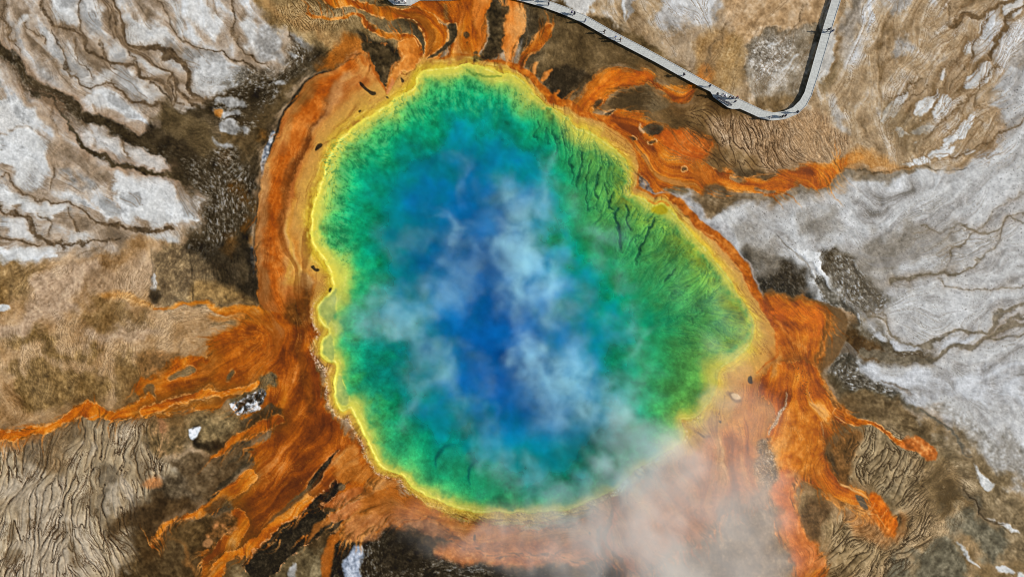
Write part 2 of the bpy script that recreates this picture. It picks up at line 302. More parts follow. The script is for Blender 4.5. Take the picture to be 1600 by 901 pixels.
for p, w in (([(40, 150), (70, 180), (88, 215), (95, 250), (130, 285)], (5, 7, 6, 5)), ([(150, 270), (190, 268), (230, 268)], (4, 5, 3)), ([(280, 280), (330, 400)], (2, 2)), ([(100, 150), (130, 172), (165, 205)], (4, 5, 4))):
    path(p, w, T(mix(.06, .1, 0, .1), (0, (150, 126, 98)), (1, (190, 166, 138))), 6, (2, 5), .8)
tlm = ss(420, 340, X)*ss(410, 360, Y)*ss(196, 168, C.mean(-1))
put(FULL, sw2*tlm*ss(-.2, 1.0, .6*n3-.5*l9), (118, 96, 70), .5); put(FULL, sw1*tlm*ss(.2, 1.2, -.6*n3-.5*l9), (112, 92, 68), .45)
# broad dark crumbly channel
path([(-60, 20), (-20, 50), (10, 80), (30, 105), (55, 130), (85, 150), (110, 165), (135, 185), (165, 195), (200, 210), (235, 222), (270, 240), (300, 265)], (6, 7, 8, 8, 7, 7, 9, 14, 22), DARK, 3, (2.5, 3), rag=2, dark=((150, 116, 84), 7, .6))
path([(38, 135), (65, 150), (95, 175), (115, 205), (130, 230), (160, 245), (180, 258), (215, 262), (250, 270), (285, 275), (310, 290)], (1, 2, 3, 3, 3.5, 5, 6), DARK, 2, (2.5, 3), rag=1.5, dark=((150, 116, 84), 7, .6))
# dark rim flats, with salt crumbs
DK = [(330, 150), (400, 125), (440, 112), (470, 70), (500, 60), (560, 80), (500, 118), (470, 138), (450, 162), (425, 205), (412, 245), (405, 290), (402, 340), (400, 400), (402, 474), (350, 470), (310, 440), (300, 380), (310, 335), (300, 300), (275, 260), (240, 225), (240, 200), (270, 170), (300, 172)]
slD, fD = poly(DK, DARK, 9, (4, 6), rag=4)
poly([(245, 180), (275, 172), (310, 190), (340, 220), (345, 250), (320, 250), (290, 220), (255, 200)], OLIVE, 8, (3, 5), .7)
poly([(340, 220), (395, 180), (430, 140), (470, 120), (450, 160), (420, 200), (405, 240), (380, 240), (350, 245)], T(mix(.1, .1, 0, .15), (0, (62, 48, 26)), (.5, (92, 72, 42)), (1, (124, 100, 64))), 8, (3, 5), .7)
for c, r in (((372, 300), 22), ((360, 380), 18), ((395, 320), 12), ((355, 255), 14), ((398, 380), 9), ((410, 210), 8), ((385, 350), 12)):
    a = np.linspace(0, 2*np.pi, 9)[:-1]
    poly([(c[0]+.6*r*np.cos(v), c[1]+r*np.sin(v)) for v in a], T(mix(.14, .1, 0, .1), (0, (84, 52, 16)), (.6, (138, 86, 28)), (1, (170, 110, 44))), 8, (3, 5), .65)
def crumbs(sl, f, thr=.9, col=(150, 142, 128), alpha=.75, edge=8, fld=None):
    q = .85*CR[sl]+.35*n3[sl]+.2*n1[sl]
    m = ss(-edge, edge, f)*ss(thr-2.2, thr-.2, CR[sl]*.3+.9*n3[sl]+.5*n2[sl]+.4)
    put(sl, m*.85, ramp(q-thr, ((-1.9, (44, 36, 23)), (-.9, (66, 55, 38)), (-.2, (90, 79, 60)), (.5, (122, 112, 94)), (1.3, np.array(col)*.80), (2.8, (178, 171, 160)))), alpha)
    HT[sl] += 0.05*m*np.clip(q-thr, -1, 2)
slx, fx = field([(290, 250), (350, 230), (390, 260), (395, 330), (330, 400), (270, 390), (310, 340), (305, 300)], 'poly', pad=30)
crumbs(slx, fx, .55, (186, 180, 170), .85)
slx, fx = field([(350, 120), (430, 110), (455, 70), (500, 60), (500, 90), (440, 140), (400, 200), (340, 200)], 'poly', pad=30)
crumbs(slx, fx, .75, (190, 184, 174), .85)
slx, fx = field([(-20, 40), (30, 100), (110, 165), (200, 210), (300, 250), (260, 250), (130, 195), (20, 120)], 'poly', pad=30)
crumbs(slx, fx, 1.2, (150, 134, 110), .6)
for p in ([(340, 150), (362, 152), (385, 165), (370, 168), (345, 160)], [(340, 190), (362, 188), (380, 202), (360, 212), (345, 205)], [(381, 198), (391, 197), (392, 205), (383, 206)], [(330, 170), (370, 172), (378, 178), (345, 184)],
          [(432, 125), (448, 127), (446, 133), (433, 132)], [(330, 210), (345, 225), (365, 232), (350, 234), (335, 222)], [(460, 62), (478, 58), (490, 66), (478, 78), (464, 72)], [(448, 84), (462, 86), (458, 92)]):
    poly(p, GREY, 2.5, (2, 3), .95)
poly([(332, 172), (345, 170), (343, 182), (334, 182)], ORANGE, 2.5, (2, 3), .7)
# dark water line against the mat
path([(520, 108), (490, 122), (472, 138), (458, 158), (440, 186), (430, 212), (415, 252), (406, 284), (402, 320), (400, 400), (403, 440), (405, 470)], (2, 3, 3.5, 2.5, 2, 1.5, 1.5, 3.5, 4), BLACK, 1.8, (1, 1), .95)
for p in ([(424, 205), (430, 208), (420, 238), (414, 262), (408, 278), (410, 250), (417, 225)], [(392, 392), (399, 395), (399, 425), (395, 425)]):
    poly(p, T(mix(.1, .2, 0, .3), (0, (60, 70, 84)), (.5, (150, 152, 154)), (1, (214, 214, 212))), 1.5, (1.5, 1.5), .9)
poly([(383, 395), (392, 392), (400, 400), (400, 475), (390, 470), (380, 450), (388, 430)], BLACK, 4, (2, 2), .85)
poly([(300, 385), (345, 375), (380, 390), (372, 430), (375, 455), (355, 450), (340, 420), (300, 420)], BLACK, 10, (3, 4), .6)

# ================= west slope =================
for p, a in (([(-60, 415), (20, 410), (70, 420), (60, 450), (20, 470), (-60, 470)], .6), ([(0, 518), (50, 520), (100, 535), (160, 552), (140, 562), (60, 548), (10, 535)], .8), ([(40, 570), (120, 575), (165, 590), (180, 615), (120, 640), (40, 640), (10, 600)], .75), ([(120, 480), (170, 478), (230, 500), (200, 520), (130, 510)], .5), ([(195, 555), (245, 560), (245, 620), (200, 630), (185, 600)], .6)):
    poly(p, T(mix(.2, .16, 0, .1), (0, (54, 38, 14)), (.4, (94, 70, 32)), (.75, (138, 108, 60)), (1, (184, 152, 98))), 12, (4, 8), a, rag=6)
poly([(240, 390), (300, 388), (330, 420), (340, 470), (300, 478), (245, 475)], T(mix(.2, .14, 0, .1), (0, (64, 52, 34)), (.4, (102, 84, 58)), (.75, (150, 126, 88)), (1, (190, 164, 120))), 7, (2, 3), .85, rag=4)
poly([(305, 440), (360, 450), (398, 470), (395, 480), (330, 472), (300, 470)], T(mix(.2, .14, 0, .1), (0, (90, 66, 36)), (.5, (150, 116, 66)), (1, (208, 166, 100))), 8, (2, 3), .8)
poly([(238, 428), (246, 430), (244, 450), (236, 448)], SINTER, 1.5, (2, 2), .8); poly([(236, 450), (248, 450), (246, 470), (236, 470)], BLACK, 3, (1, 2), .7)
path([(236, 388), (238, 430), (235, 480)], 1, DARK, 1.5, (1, 1), .7); path([(298, 390), (301, 440), (303, 470)], 1, BLACK, 1.5, (1, 1), .7)
poly([(-40, 478), (5, 475), (15, 481), (0, 486), (-40, 486)], SINTER, 1.5, (1, 1), .95)
# warm pale swathes
for p, a in (([(60, 440), (130, 400), (160, 410), (120, 450), (110, 490), (40, 520), (-40, 540), (-40, 505), (30, 490)], .8), ([(130, 520), (220, 505), (240, 520), (180, 535), (140, 540)], .7), ([(150, 420), (230, 400), (235, 450), (180, 470), (130, 460)], .5)):
    poly(p, T(mix(.15, .12, 0, .1), (0, (150, 122, 92)), (.5, (190, 162, 132)), (1, (216, 192, 160))), 12, (4, 6), a)
path([(165, 466), (195, 463), (215, 468), (240, 480)], (6, 7, 3), T(mix(.2, .15, 0, .1), (0, (150, 96, 34)), (.5, (204, 146, 76)), (1, (230, 184, 118))), 5, (2, 3), .8)
m = cr0*ss(.2, .9, n3+.5)*ss(400, 430, Y)*ss(660, 630, Y)*ss(400, 360, X)
put(FULL, m, (92, 70, 42), .42); HT -= .08*m

# ================= south-west cracked slope =================
slc, fc = field([(-260, 690), (0, 690), (130, 650), (220, 640), (262, 650), (262, 760), (215, 820), (250, 1100), (-260, 1100)], 'poly', pad=30)
dens = ss(-1.2, .8, n3[slc]+.25*n6[slc])
poly([(20, 760), (60, 740), (120, 800), (140, 900), (100, 1000), (20, 1000)], T(mix(.04, .05, .1, .1), (0, (160, 142, 116)), (.5, (182, 166, 142)), (1, (196, 184, 164))), 25, (4, 8), .7)
for p in ([(160, 760), (180, 745), (178, 790), (160, 812), (148, 800)], [(195, 780), (215, 770), (215, 800), (200, 800)], [(225, 780), (250, 785), (255, 810), (230, 800)], [(230, 845), (262, 850), (285, 890), (262, 900), (240, 880)], [(150, 725), (185, 730), (180, 755), (150, 750)]):
    poly(p, T(mix(.06, .06, .08, .1), (0, (92, 80, 62)), (.5, (116, 102, 80)), (1, (140, 124, 98))), 5, (2, 3), .8)
m = ss(-4, 14, fc)
put(slc, m*cr1[slc]*(0.15+0.85*dens), (66, 46, 28), .9); HT[slc] -= .25*m*cr1[slc]
put(slc, m*cr2[slc]*(.4+.6*ss(-1, .6, n2[slc]+n3[slc]*.5)), (50, 36, 22), .95); HT[slc] -= .3*m*cr2[slc]
put(slc, m*ss(.4, 1.6, l3[slc]+.5*n3[slc]), (104, 84, 56), .6); put(slc, m*ss(.5, 1.7, -l3[slc]+.4*n6[slc]), (206, 190, 164), .6)
put(slc, m*cr0[slc]*ss(.1, 1, n3[slc]), (92, 70, 46), .6)
poly([(30, 690), (110, 665), (115, 700), (95, 745), (60, 740), (20, 720)], T(mix(.2, .2, .1, 0), (0, (44, 32, 16)), (.5, (96, 72, 42)), (1, (186, 150, 104))), 14, (4, 6), .55)
path([(-20, 700), (30, 690), (60, 680)], 6, T(mix(.2, .15, 0, .1), (0, (140, 84, 34)), (.5, (196, 130, 70)), (1, (230, 180, 120))), 6, (2, 3), .7)
path([(20, 690), (60, 672), (120, 655)], 5, T(mix(.2, .2, 0, 0), (0, (50, 36, 18)), (1, (170, 120, 70))), 5, (2, 3), .6)
# grey-brown hollow
HOL = T(mix(.14, .14, .08, .1), (0, (46, 36, 22)), (.4, (80, 66, 46)), (.7, (108, 92, 68)), (1, (146, 124, 90)))
poly([(248, 752), (280, 735), (300, 745), (330, 740), (320, 770), (280, 800), (250, 830), (225, 880), (205, 830), (225, 790)], HOL, 9, (3, 5), .95)
poly([(220, 790), (250, 775), (300, 780), (290, 800), (245, 825), (225, 860), (210, 840), (165, 830), (170, 815)], T(mix(.1, .1, .08, .1), (0, (40, 28, 14)), (.5, (66, 48, 26)), (1, (96, 72, 42))), 9, (3, 5), .85)
poly([(232, 655), (262, 640), (290, 650), (288, 700), (262, 720), (240, 710), (225, 680)], T(mix(.2, .2, .1, .1), (0, (60, 46, 24)), (.5, (112, 88, 52)), (1, (196, 150, 100))), 8, (3, 4), .85)
path([(244, 645), (252, 655), (256, 668)], 5, T(mix(.2, .2, 0, 0), (0, (170, 100, 60)), (1, (222, 160, 116))), 4, (2, 2), .7)
poly([(222, 750), (232, 745), (248, 748), (250, 762), (232, 765)], T(mix(.1, .1, 0, 0), (0, (170, 100, 46)), (1, (206, 140, 84))), 5, (2, 2), .75)
poly([(290, 650), (330, 630), (400, 650), (430, 660), (400, 672), (360, 700), (335, 705), (310, 700), (295, 685)], T(mix(.2, .12, 0, .1), (0, (70, 58, 36)), (.4, (116, 98, 64)), (.75, (160, 136, 92)), (1, (196, 168, 118))), 6, (2, 4), .95)
poly([(295, 665), (310, 662), (318, 668), (312, 685), (330, 692), (350, 695), (340, 702), (310, 700), (298, 690)], BLACK, 5, (2, 2), .7)
poly([(290, 705), (340, 712), (370, 700), (395, 690), (398, 700), (378, 735), (340, 768), (322, 782), (300, 760), (280, 735), (262, 725), (278, 712)], T(mix(.12, .14, .06, .1), (0, (50, 38, 22)), (.4, (84, 66, 42)), (.7, (110, 90, 62)), (1, (140, 116, 84))), 5, (2, 4), .95)
path([(262, 718), (285, 706), (300, 702)], 3, TAN, 4, (2, 2), .7)
poly([(378, 668), (410, 655), (440, 640), (446, 650), (425, 660), (400, 668), (380, 672)], DARK, 3, (2, 2), .9)

# ================= south: dark flats =================
poly([(210, 870), (240, 840), (300, 815), (400, 800), (520, 760), (560, 760), (640, 820), (700, 830), (780, 860), (860, 870), (960, 880), (1010, 900), (1020, 1100), (200, 1100)], T(mix(.1, .12, .06, .1), (0, (40, 28, 12)), (.5, (72, 54, 30)), (1, (112, 90, 56))), 10, (4, 6))
slb, fb = poly([(520, 850), (560, 838), (620, 830), (660, 842), (710, 866), (760, 882), (830, 892), (900, 900), (960, 915), (960, 1050), (480, 1050), (500, 890)], BLACK, 10, (4, 6), rag=4)
crumbs(slb, fb, 1.25, (190, 186, 178), .8)
poly([(340, 895), (375, 868), (410, 855), (470, 850), (500, 870), (500, 1000), (330, 1000)], T(mix(.14, .1, .1, .14), (0, (66, 54, 34)), (.5, (104, 88, 58)), (1, (150, 132, 96))), 10, (4, 6), .9)
poly([(452, 905), (458, 885), (464, 884), (460, 910)], SINT2, 2, (2, 2), .8)

# ================= south-west orange fan =================
FAN = [(405, 478), (445, 470), (485, 470), (490, 520), (500, 600), (515, 650), (550, 690), (590, 735), (560, 770), (520, 775), (500, 800), (470, 800), (436, 821), (400, 848), (374, 872), (352, 890), (338, 930), (312, 930), (322, 890), (345, 852), (366, 830), (372, 812), (372, 800), (350, 790), (372, 760), (398, 738), (388, 706), (402, 690), (440, 655), (430, 640), (395, 650), (362, 625), (330, 640), (300, 640), (262, 655), (232, 640), (215, 620), (212, 600), (238, 588), (262, 565), (310, 560), (322, 540), (350, 515), (385, 498)]
poly(FAN, ORANGE, 3, (2.5, 4), rag=4.5, wet=.5, dark=((118, 80, 38), 11, .65))
slr, fr = poly([(445, 470), (490, 475), (490, 560), (505, 640), (560, 700), (590, 735), (540, 760), (500, 790), (400, 846), (374, 862), (380, 820), (376, 800), (402, 760), (404, 720), (420, 690), (460, 660), (450, 620), (420, 590), (425, 530)], RUST, 14, (4, 8), .85, rag=8, wet=.6)
poly([(310, 550), (340, 540), (350, 560), (330, 590), (310, 585)], T(mix(.2, .15, .1, 0), (0, (214, 126, 40)), (1, (236, 172, 92))), 8, (2, 5), .6)
poly([(340, 520), (400, 500), (420, 560), (420, 585), (370, 600), (330, 590), (335, 550)], T(mix(.16, .12, .1, .1), (0, (150, 74, 8)), (.5, (186, 94, 10)), (1, (214, 120, 30))), 12, (3, 5), .7)
poly([(300, 560), (350, 520), (400, 505), (440, 520), (440, 590), (420, 610), (350, 605), (300, 615), (260, 630), (250, 600)], RUST, 16, (4, 8), .45, rag=10, wet=.5)
path([(240, 482), (290, 478), (315, 472), (335, 478), (365, 484), (410, 484)], (1.5, 2.5, 3, 4, 6, 8), ORANGE, 2.5, (1.5, 2), .85)
path([(330, 488), (370, 495), (400, 500)], (3, 6, 8), T(mix(.2, .15, .1, 0), (0, (170, 96, 24)), (1, (214, 136, 50))), 5, (2, 3), .6)
path([(335, 502), (350, 500), (365, 504)], 2.5, OLIVE, 3, (2, 2), .6)
path([(262, 590), (275, 568), (290, 560), (320, 562)], (3, 4, 4, 4), ORANGE, 3, (2, 2), .9)
path([(222, 600), (240, 598), (268, 592)], (4, 3, 2), T(mix(.2, .1, .1, 0), (0, (150, 86, 20)), (1, (204, 124, 44))), 4, (2, 3), .6)
poly([(220, 552), (245, 550), (275, 552), (262, 575), (250, 588), (240, 580), (228, 590), (218, 580)], T(mix(.2, .16, 0, .1), (0, (66, 46, 22)), (.5, (120, 84, 44)), (1, (190, 130, 72))), 7, (2, 3), .7)
for p in ([(262, 592), (275, 580), (290, 573), (303, 575), (300, 583), (280, 588)], [(352, 592), (358, 580), (366, 577), (364, 586), (356, 594)], [(222, 612), (238, 600), (242, 618), (230, 622)]):
    poly(p, OLIVE, 2, (1.5, 2), .9, rim=((220, 150, 80), 1, -1, .6))
ISL = T(mix(.16, .12, 0, .15), (0, (52, 44, 28)), (.5, (92, 80, 54)), (1, (130, 114, 80)))
poly([(368, 622), (380, 605), (400, 594), (425, 585), (432, 592), (430, 605), (415, 612), (412, 630), (395, 642), (372, 640), (360, 632)], ISL, 3, (2, 2.5), .95)
sll, fl = poly([(361, 636), (372, 628), (385, 618), (400, 612), (408, 610), (414, 618), (408, 632), (398, 640), (384, 643), (368, 642)], T(mix(.2, .3, 0, .3), (0, (40, 34, 26)), (.35, (120, 124, 124)), (.6, (196, 202, 206)), (1, (232, 234, 236))), 1.5, (2, 2), 1, rag=2)
put(sll, cracks(n2+.5*n1, 1.0)[sll]*ss(-2, 2, fl), (40, 34, 26), .7)
poly([(400, 642), (420, 626), (437, 634), (444, 640), (442, 650), (425, 656), (400, 664), (380, 668), (378, 655)], DARK, 3, (2, 2), .95)
path([(408, 634), (424, 622), (432, 632)], 3, ORANGE, 2, (1, 1), .8)
poly([(296, 668), (312, 665), (316, 669), (306, 682), (298, 686), (295, 676)], T(mix(.1, .2, 0, .3), (0, (150, 152, 152)), (.4, (206, 210, 210)), (1, (236, 238, 238))), 1.5, (1, 1))
path([(302, 690), (318, 698), (340, 696), (360, 690)], (3, 5, 4), BLACK, 4, (2, 2), .8)
path([(300, 668), (312, 663)], 1.5, BLACK, 1.5, (1, 1), .7)
# streams that leave the fan
ST = [([(232, 628), (210, 636), (195, 645), (175, 650), (158, 645), (146, 637), (138, 634), (128, 640), (118, 649), (90, 661), (60, 671), (30, 678), (-60, 690)], (12, 10, 8, 7, 8, 11, 12, 9, 7, 6, 6, 8, 8)),
      ([(330, 612), (300, 622), (272, 640), (268, 648)], (7, 6, 4, 2)), ([(400, 600), (350, 615), (300, 620), (262, 634), (225, 640)], (5, 5, 6, 7, 8))]
for p, w in ST: path(p, w, ORANGE, 2, (2, 2.5), 1, rag=2, wet=.5, rim=((236, 180, 110), 1.1, .5, .5), dark=((104, 70, 32), 8, .65), h=-.1)
poly([(126, 650), (136, 640), (150, 646), (158, 650), (140, 657)], ORANGE, 2, (1, 1), 1); path([(128, 655), (140, 652), (150, 649)], 1, (222, 180, 130), 1.2, (1, 1), .7)
path([(360, 612), (320, 624), (290, 628), (262, 640), (240, 650)], .7, (238, 180, 110), 1, (1.5, 2), .8)
# arms to the south-west
ARM = [([(440, 656), (415, 662), (395, 672), (372, 688), (345, 706), (332, 710)], (10, 9, 8, 6, 4, 1.5)), ([(395, 740), (370, 762), (348, 780), (330, 790), (300, 803), (278, 815), (255, 828), (243, 840), (238, 855)], (9, 12, 12, 8, 6, 5, 4, 3, 1.5)),
       ([(372, 800), (372, 825), (352, 848), (333, 865), (324, 885), (314, 930)], (12, 14, 13, 10, 8, 8)), ([(480, 780), (440, 815), (412, 840), (388, 856), (365, 868), (345, 885), (330, 930)], (9, 10, 9, 8, 8, 9, 10)), ([(262, 838), (285, 850), (300, 880), (310, 910)], (2, 4, 4, 3))]
for p, w in ARM[:4]: path(p, w, ORANGE, 2.5, (2, 3), .95, rag=3.2, wet=.5, rim=((228, 160, 92), 1.1, .5, .4), dark=((84, 54, 22), 10, .7))
path(ARM[4][0], ARM[4][1], T(mix(.2, .15, .1, 0), (0, (104, 66, 28)), (1, (176, 120, 60))), 4, (2, 3), .7)
poly([(340, 810), (360, 803), (372, 815), (362, 835), (335, 842), (322, 832)], T(mix(.2, .2, .1, .2), (0, (70, 48, 22)), (.5, (128, 84, 40)), (1, (190, 124, 70))), 4, (2, 3), .85)
poly([(262, 835), (300, 815), (330, 805), (320, 830), (300, 860), (285, 850)], T(mix(.1, .12, .1, .1), (0, (54, 38, 18)), (.5, (84, 62, 32)), (1, (120, 92, 54))), 4, (2, 3), .85)
poly([(318, 843), (326, 840), (332, 846), (326, 854), (317, 850)], T(mix(.1, .1, 0, 0), (0, (150, 100, 54)), (1, (186, 134, 84))), 1.5, (1, 1), .9)
poly([(320, 795), (345, 780), (368, 787), (362, 797), (335, 806)], DARK, 4, (2, 3), .8, rag=2)
for p, w in (([(392, 688), (365, 700), (340, 720)], (3, 3, 1)), ([(395, 700), (372, 712), (350, 728)], (3, 2.5, 1)), ([(392, 714), (370, 724)], (2, 1.5)), ([(384, 724), (355, 752), (325, 780)], (4, 4, 3))):
    path(p, w, DARK, 2.5, (1.5, 2), .85)
# dark tongues within the southern mat
path([(526, 704), (515, 722), (500, 740), (484, 758)], (.8, 3.5, 6, 5.5), BLACK, 1.6, (1.2, 2), .97, rim=((222, 150, 90), 1, -.8, .6))
path([(484, 758), (465, 777), (440, 798), (420, 815)], (5, 4, 3.5, 1.5), T(mix(.14, .1, 0, .1), (0, (70, 56, 34)), (1, (110, 88, 56))), 2, (1.2, 2), .9)
TONG = [[(524, 750), (508, 766), (494, 776), (480, 792), (468, 806), (440, 822), (410, 848), (380, 880), (420, 900), (470, 850), (500, 830), (512, 818), (512, 805), (502, 796), (505, 784), (520, 770)]]
for p in TONG: poly(p, BLACK, 2.2, (2, 2.5), .95, rag=1.5, rim=((226, 160, 104), 1.1, -1, .7))
path([(556, 748), (545, 752), (532, 757), (520, 765)], (.8, 2, 4.5, 6), BLACK, 1.8, (1.2, 2), .95)
poly([(530, 758), (538, 755), (540, 762), (532, 766), (526, 763)], T(mix(.1, .1, 0, .1), (0, (78, 62, 40)), (1, (124, 100, 70))), 2, (1, 1), .9)
MAT = T(mix(.05, .1, .16, .1), (0, (140, 70, 24)), (.5, (178, 98, 40)), (1, (206, 132, 74)))
poly([(505, 786), (530, 772), (548, 764), (566, 762), (570, 772), (552, 782), (530, 790), (514, 794)], MAT, 2.5, (1.5, 2), .95, wet=.5)
poly([(513, 806), (525, 796), (548, 785), (572, 778), (576, 788), (556, 804), (535, 815), (518, 818)], MAT, 2.5, (1.5, 2), .95, wet=.5, rim=((224, 160, 100), 1, .5, .7))
path([(576, 784), (566, 800), (552, 812), (530, 822), (514, 822), (528, 838)], (1, 3, 5, 6, 5, 2), T(mix(.14, .14, 0, .1), (0, (34, 26, 16)), (.6, (74, 58, 38)), (1, (112, 88, 60))), 1.6, (1.2, 2), .95, rim=((206, 140, 88), 1, -.8, .6))
path([(512, 816), (496, 822), (484, 832), (476, 846)], (5, 4, 3, 1), T(mix(.14, .12, .1, 0), (0, (120, 66, 20)), (1, (178, 108, 44))), 2, (1.2, 2), .85)
path([(540, 832), (522, 842), (512, 860), (508, 890), (506, 930)], (6, 8, 8, 8, 8), T(mix(.14, .12, .1, 0), (0, (120, 62, 16)), (.5, (158, 84, 22)), (1, (186, 112, 48))), 3, (1.5, 2), .95)
path([(534, 905), (530, 880), (535, 860), (550, 848), (575, 846)], (4, 4, 4, 4, 5), BLACK, 3, (1.5, 2), .85)
poly([(552, 855), (566, 853), (568, 870), (562, 885), (566, 910), (550, 930), (538, 900), (536, 878), (545, 868)], T(mix(.1, .2, .1, .2), (0, (104, 112, 124)), (.5, (150, 158, 170)), (1, (204, 208, 214))), 2.5, (2, 2.5))
# southern mat under the steam
SM = [(540, 690), (585, 740), (640, 770), (700, 800), (780, 822), (860, 822), (940, 795), (985, 760), (1080, 690), (1200, 640), (1215, 760), (1160, 800), (1000, 905), (950, 880), (870, 870), (760, 868), (700, 835), (670, 818), (640, 815), (600, 820), (570, 835), (552, 845), (530, 835), (545, 815), (575, 790), (575, 760), (545, 755), (525, 745)]
poly(SM, T(lambda sl: .5+.05*l1[sl]+.06*l2[sl]+.12*l3[sl]+.16*l9[sl], (0, (136, 72, 16)), (.4, (182, 104, 32)), (.7, (204, 134, 62)), (1, (222, 168, 104))), 6, (3, 5), 1, wet=.4)
poly([(540, 820), (575, 800), (620, 800), (660, 810), (700, 835), (660, 830), (620, 822), (585, 840), (560, 848), (545, 842)], T(mix(.05, .1, .1, .1), (0, (150, 84, 40)), (1, (204, 142, 92))), 6, (3, 4), .7)
poly([(560, 765), (600, 770), (650, 800), (690, 818), (640, 812), (590, 800)], RUST, 12, (3, 5), .5)
poly([(600, 838), (620, 828), (650, 838), (668, 860), (640, 885), (600, 880)], BLACK, 8, (4, 5), .85, rag=3)
poly([(680, 850), (760, 850), (850, 856), (900, 880), (760, 885), (700, 875)], T(mix(.05, .12, .16, .1), (0, (180, 92, 34)), (.6, (214, 130, 66)), (1, (228, 160, 100))), 9, (3, 5), .85)
for p, w in (([(1000, 905), (985, 880), (965, 860), (955, 840), (960, 800)], (9, 7, 6, 6, 5)),):
    path(p, w, T(mix(.1, .12, .12, 0), (0, (186, 96, 30)), (.6, (214, 126, 56)), (1, (230, 160, 96))), 3, (2, 3), .95)
for p in ([(957, 800), (951, 820), (950, 845), (958, 865)], [(940, 820), (937, 845), (945, 865)], [(930, 850), (948, 875), (975, 900)], [(958, 865), (972, 880), (982, 905)]):
    path(p, (2, 4, 2.5, 1.5), T(mix(.1, .1, 0, .1), (0, (104, 72, 56)), (1, (150, 110, 88))), 1.8, (1.5, 2), .85)
# ================= north =================
RIP = T(lambda sl: 0.5+0.22*l1[sl]+0.16*l2[sl]+0.1*n3[sl]+.04*l3[sl], (0, (66, 50, 26)), (.35, (112, 88, 50)), (.65, (158, 130, 84)), (1, (208, 178, 128)))
poly([(400, -40), (620, -40), (640, 20), (665, 40), (668, 80), (650, 120), (600, 150), (560, 90), (480, 70), (420, 30)], RIP, 8, (3, 5), .95)
path([(380, -40), (410, -5), (450, 30), (500, 45), (530, 55)], 9, T(mix(.1, .12, .1, .1), (0, (150, 108, 60)), (1, (196, 156, 100))), 10, (3, 5), .8)
poly([(430, 10), (470, 5), (540, 22), (560, 32), (520, 38), (480, 40)], T(lambda sl: .5+.3*l1[sl]+.12*l2[sl], (0, (92, 66, 34)), (.4, (176, 140, 88)), (1, (232, 206, 156))), 7, (3, 4), .8)
m = ss(-2, 6, 30-np.hypot((X-490)/2.2, Y-22)); put(FULL, m*cr0, (74, 52, 26), .7)
poly([(568, 35), (620, 30), (650, 33), (662, 40), (667, 55), (666, 72), (660, 82), (655, 65), (640, 52), (612, 52), (590, 42)], OLIVE, 3, (2, 3), .95)
poly([(625, 30), (655, 30), (668, 50), (664, 80), (655, 60), (640, 50)], DARK, 4, (2, 3), .7)
poly([(560, 52), (590, 58), (606, 62), (612, 78), (624, 82), (622, 95), (608, 105), (604, 120), (602, 138), (590, 118), (578, 98), (570, 78)], DARK, 4, (2, 3), .95, rag=2)
poly([(572, 70), (600, 66), (620, 85), (610, 96), (600, 118), (585, 100)], BLACK, 6, (2, 3), .7)
poly([(530, 60), (555, 60), (575, 80), (570, 92), (545, 95), (505, 108), (490, 108), (486, 95), (505, 80)], T(mix(.2, .12, .1, 0), (0, (150, 78, 16)), (.6, (196, 108, 28)), (1, (222, 144, 64))), 8, (3, 4), .75)
poly([(476, 70), (500, 62), (512, 80), (488, 112), (470, 105)], DARK, 8, (3, 4), .6)
# the long stream along the boardwalk
path([(440, -30), (500, -6), (545, 6), (580, 15), (615, 20), (640, 21), (658, 29), (674, 43), (683, 59), (678, 80), (668, 97), (656, 122)], (6, 5, 7, 8, 9, 10, 13, 16, 17, 13, 6, 8), ORANGE, 2, (1.5, 2), 1, rag=.8, wet=.5, rim=((240, 176, 100), 1.1, .5, .9), dark=((60, 44, 20), 4, .4))
path([(600, 12), (630, 20), (652, 28), (667, 42), (677, 58), (674, 76), (667, 92)], (3, 4, 5, 5.5, 5, 4, 3), T(mix(.1, .14, .1, 0), (0, (104, 56, 14)), (.5, (140, 78, 20)), (1, (166, 100, 32))), 3, (1.5, 2), .85)
path([(480, 26), (520, 30), (558, 27), (572, 38), (588, 47), (610, 55), (630, 60), (644, 62), (654, 74), (656, 92), (648, 108), (628, 117)], (2, 2, 3, 4, 4, 4.5, 6, 7, 7, 7, 7, 6), ORANGE, 1.8, (1.5, 2), 1, rag=.8, wet=.5, rim=((238, 170, 92), 1, .5, .9))
path([(632, 66), (630, 82), (636, 96), (622, 108), (612, 122), (606, 140)], (7, 9, 10, 9, 6, 4), T(mix(.08, .14, .14, .08), (0, (170, 88, 20)), (.5, (206, 122, 42)), (1, (222, 150, 70))), 2, (1.5, 2), .97, wet=.5, rim=((236, 160, 80), 1, .5, .7))
path([(600, 112), (606, 122), (604, 138)], (1, 2, 1), T(mix(.1, .1, 0, 0), (0, (190, 110, 60)), (1, (226, 160, 110))), 1.6, (1, 1), .8)
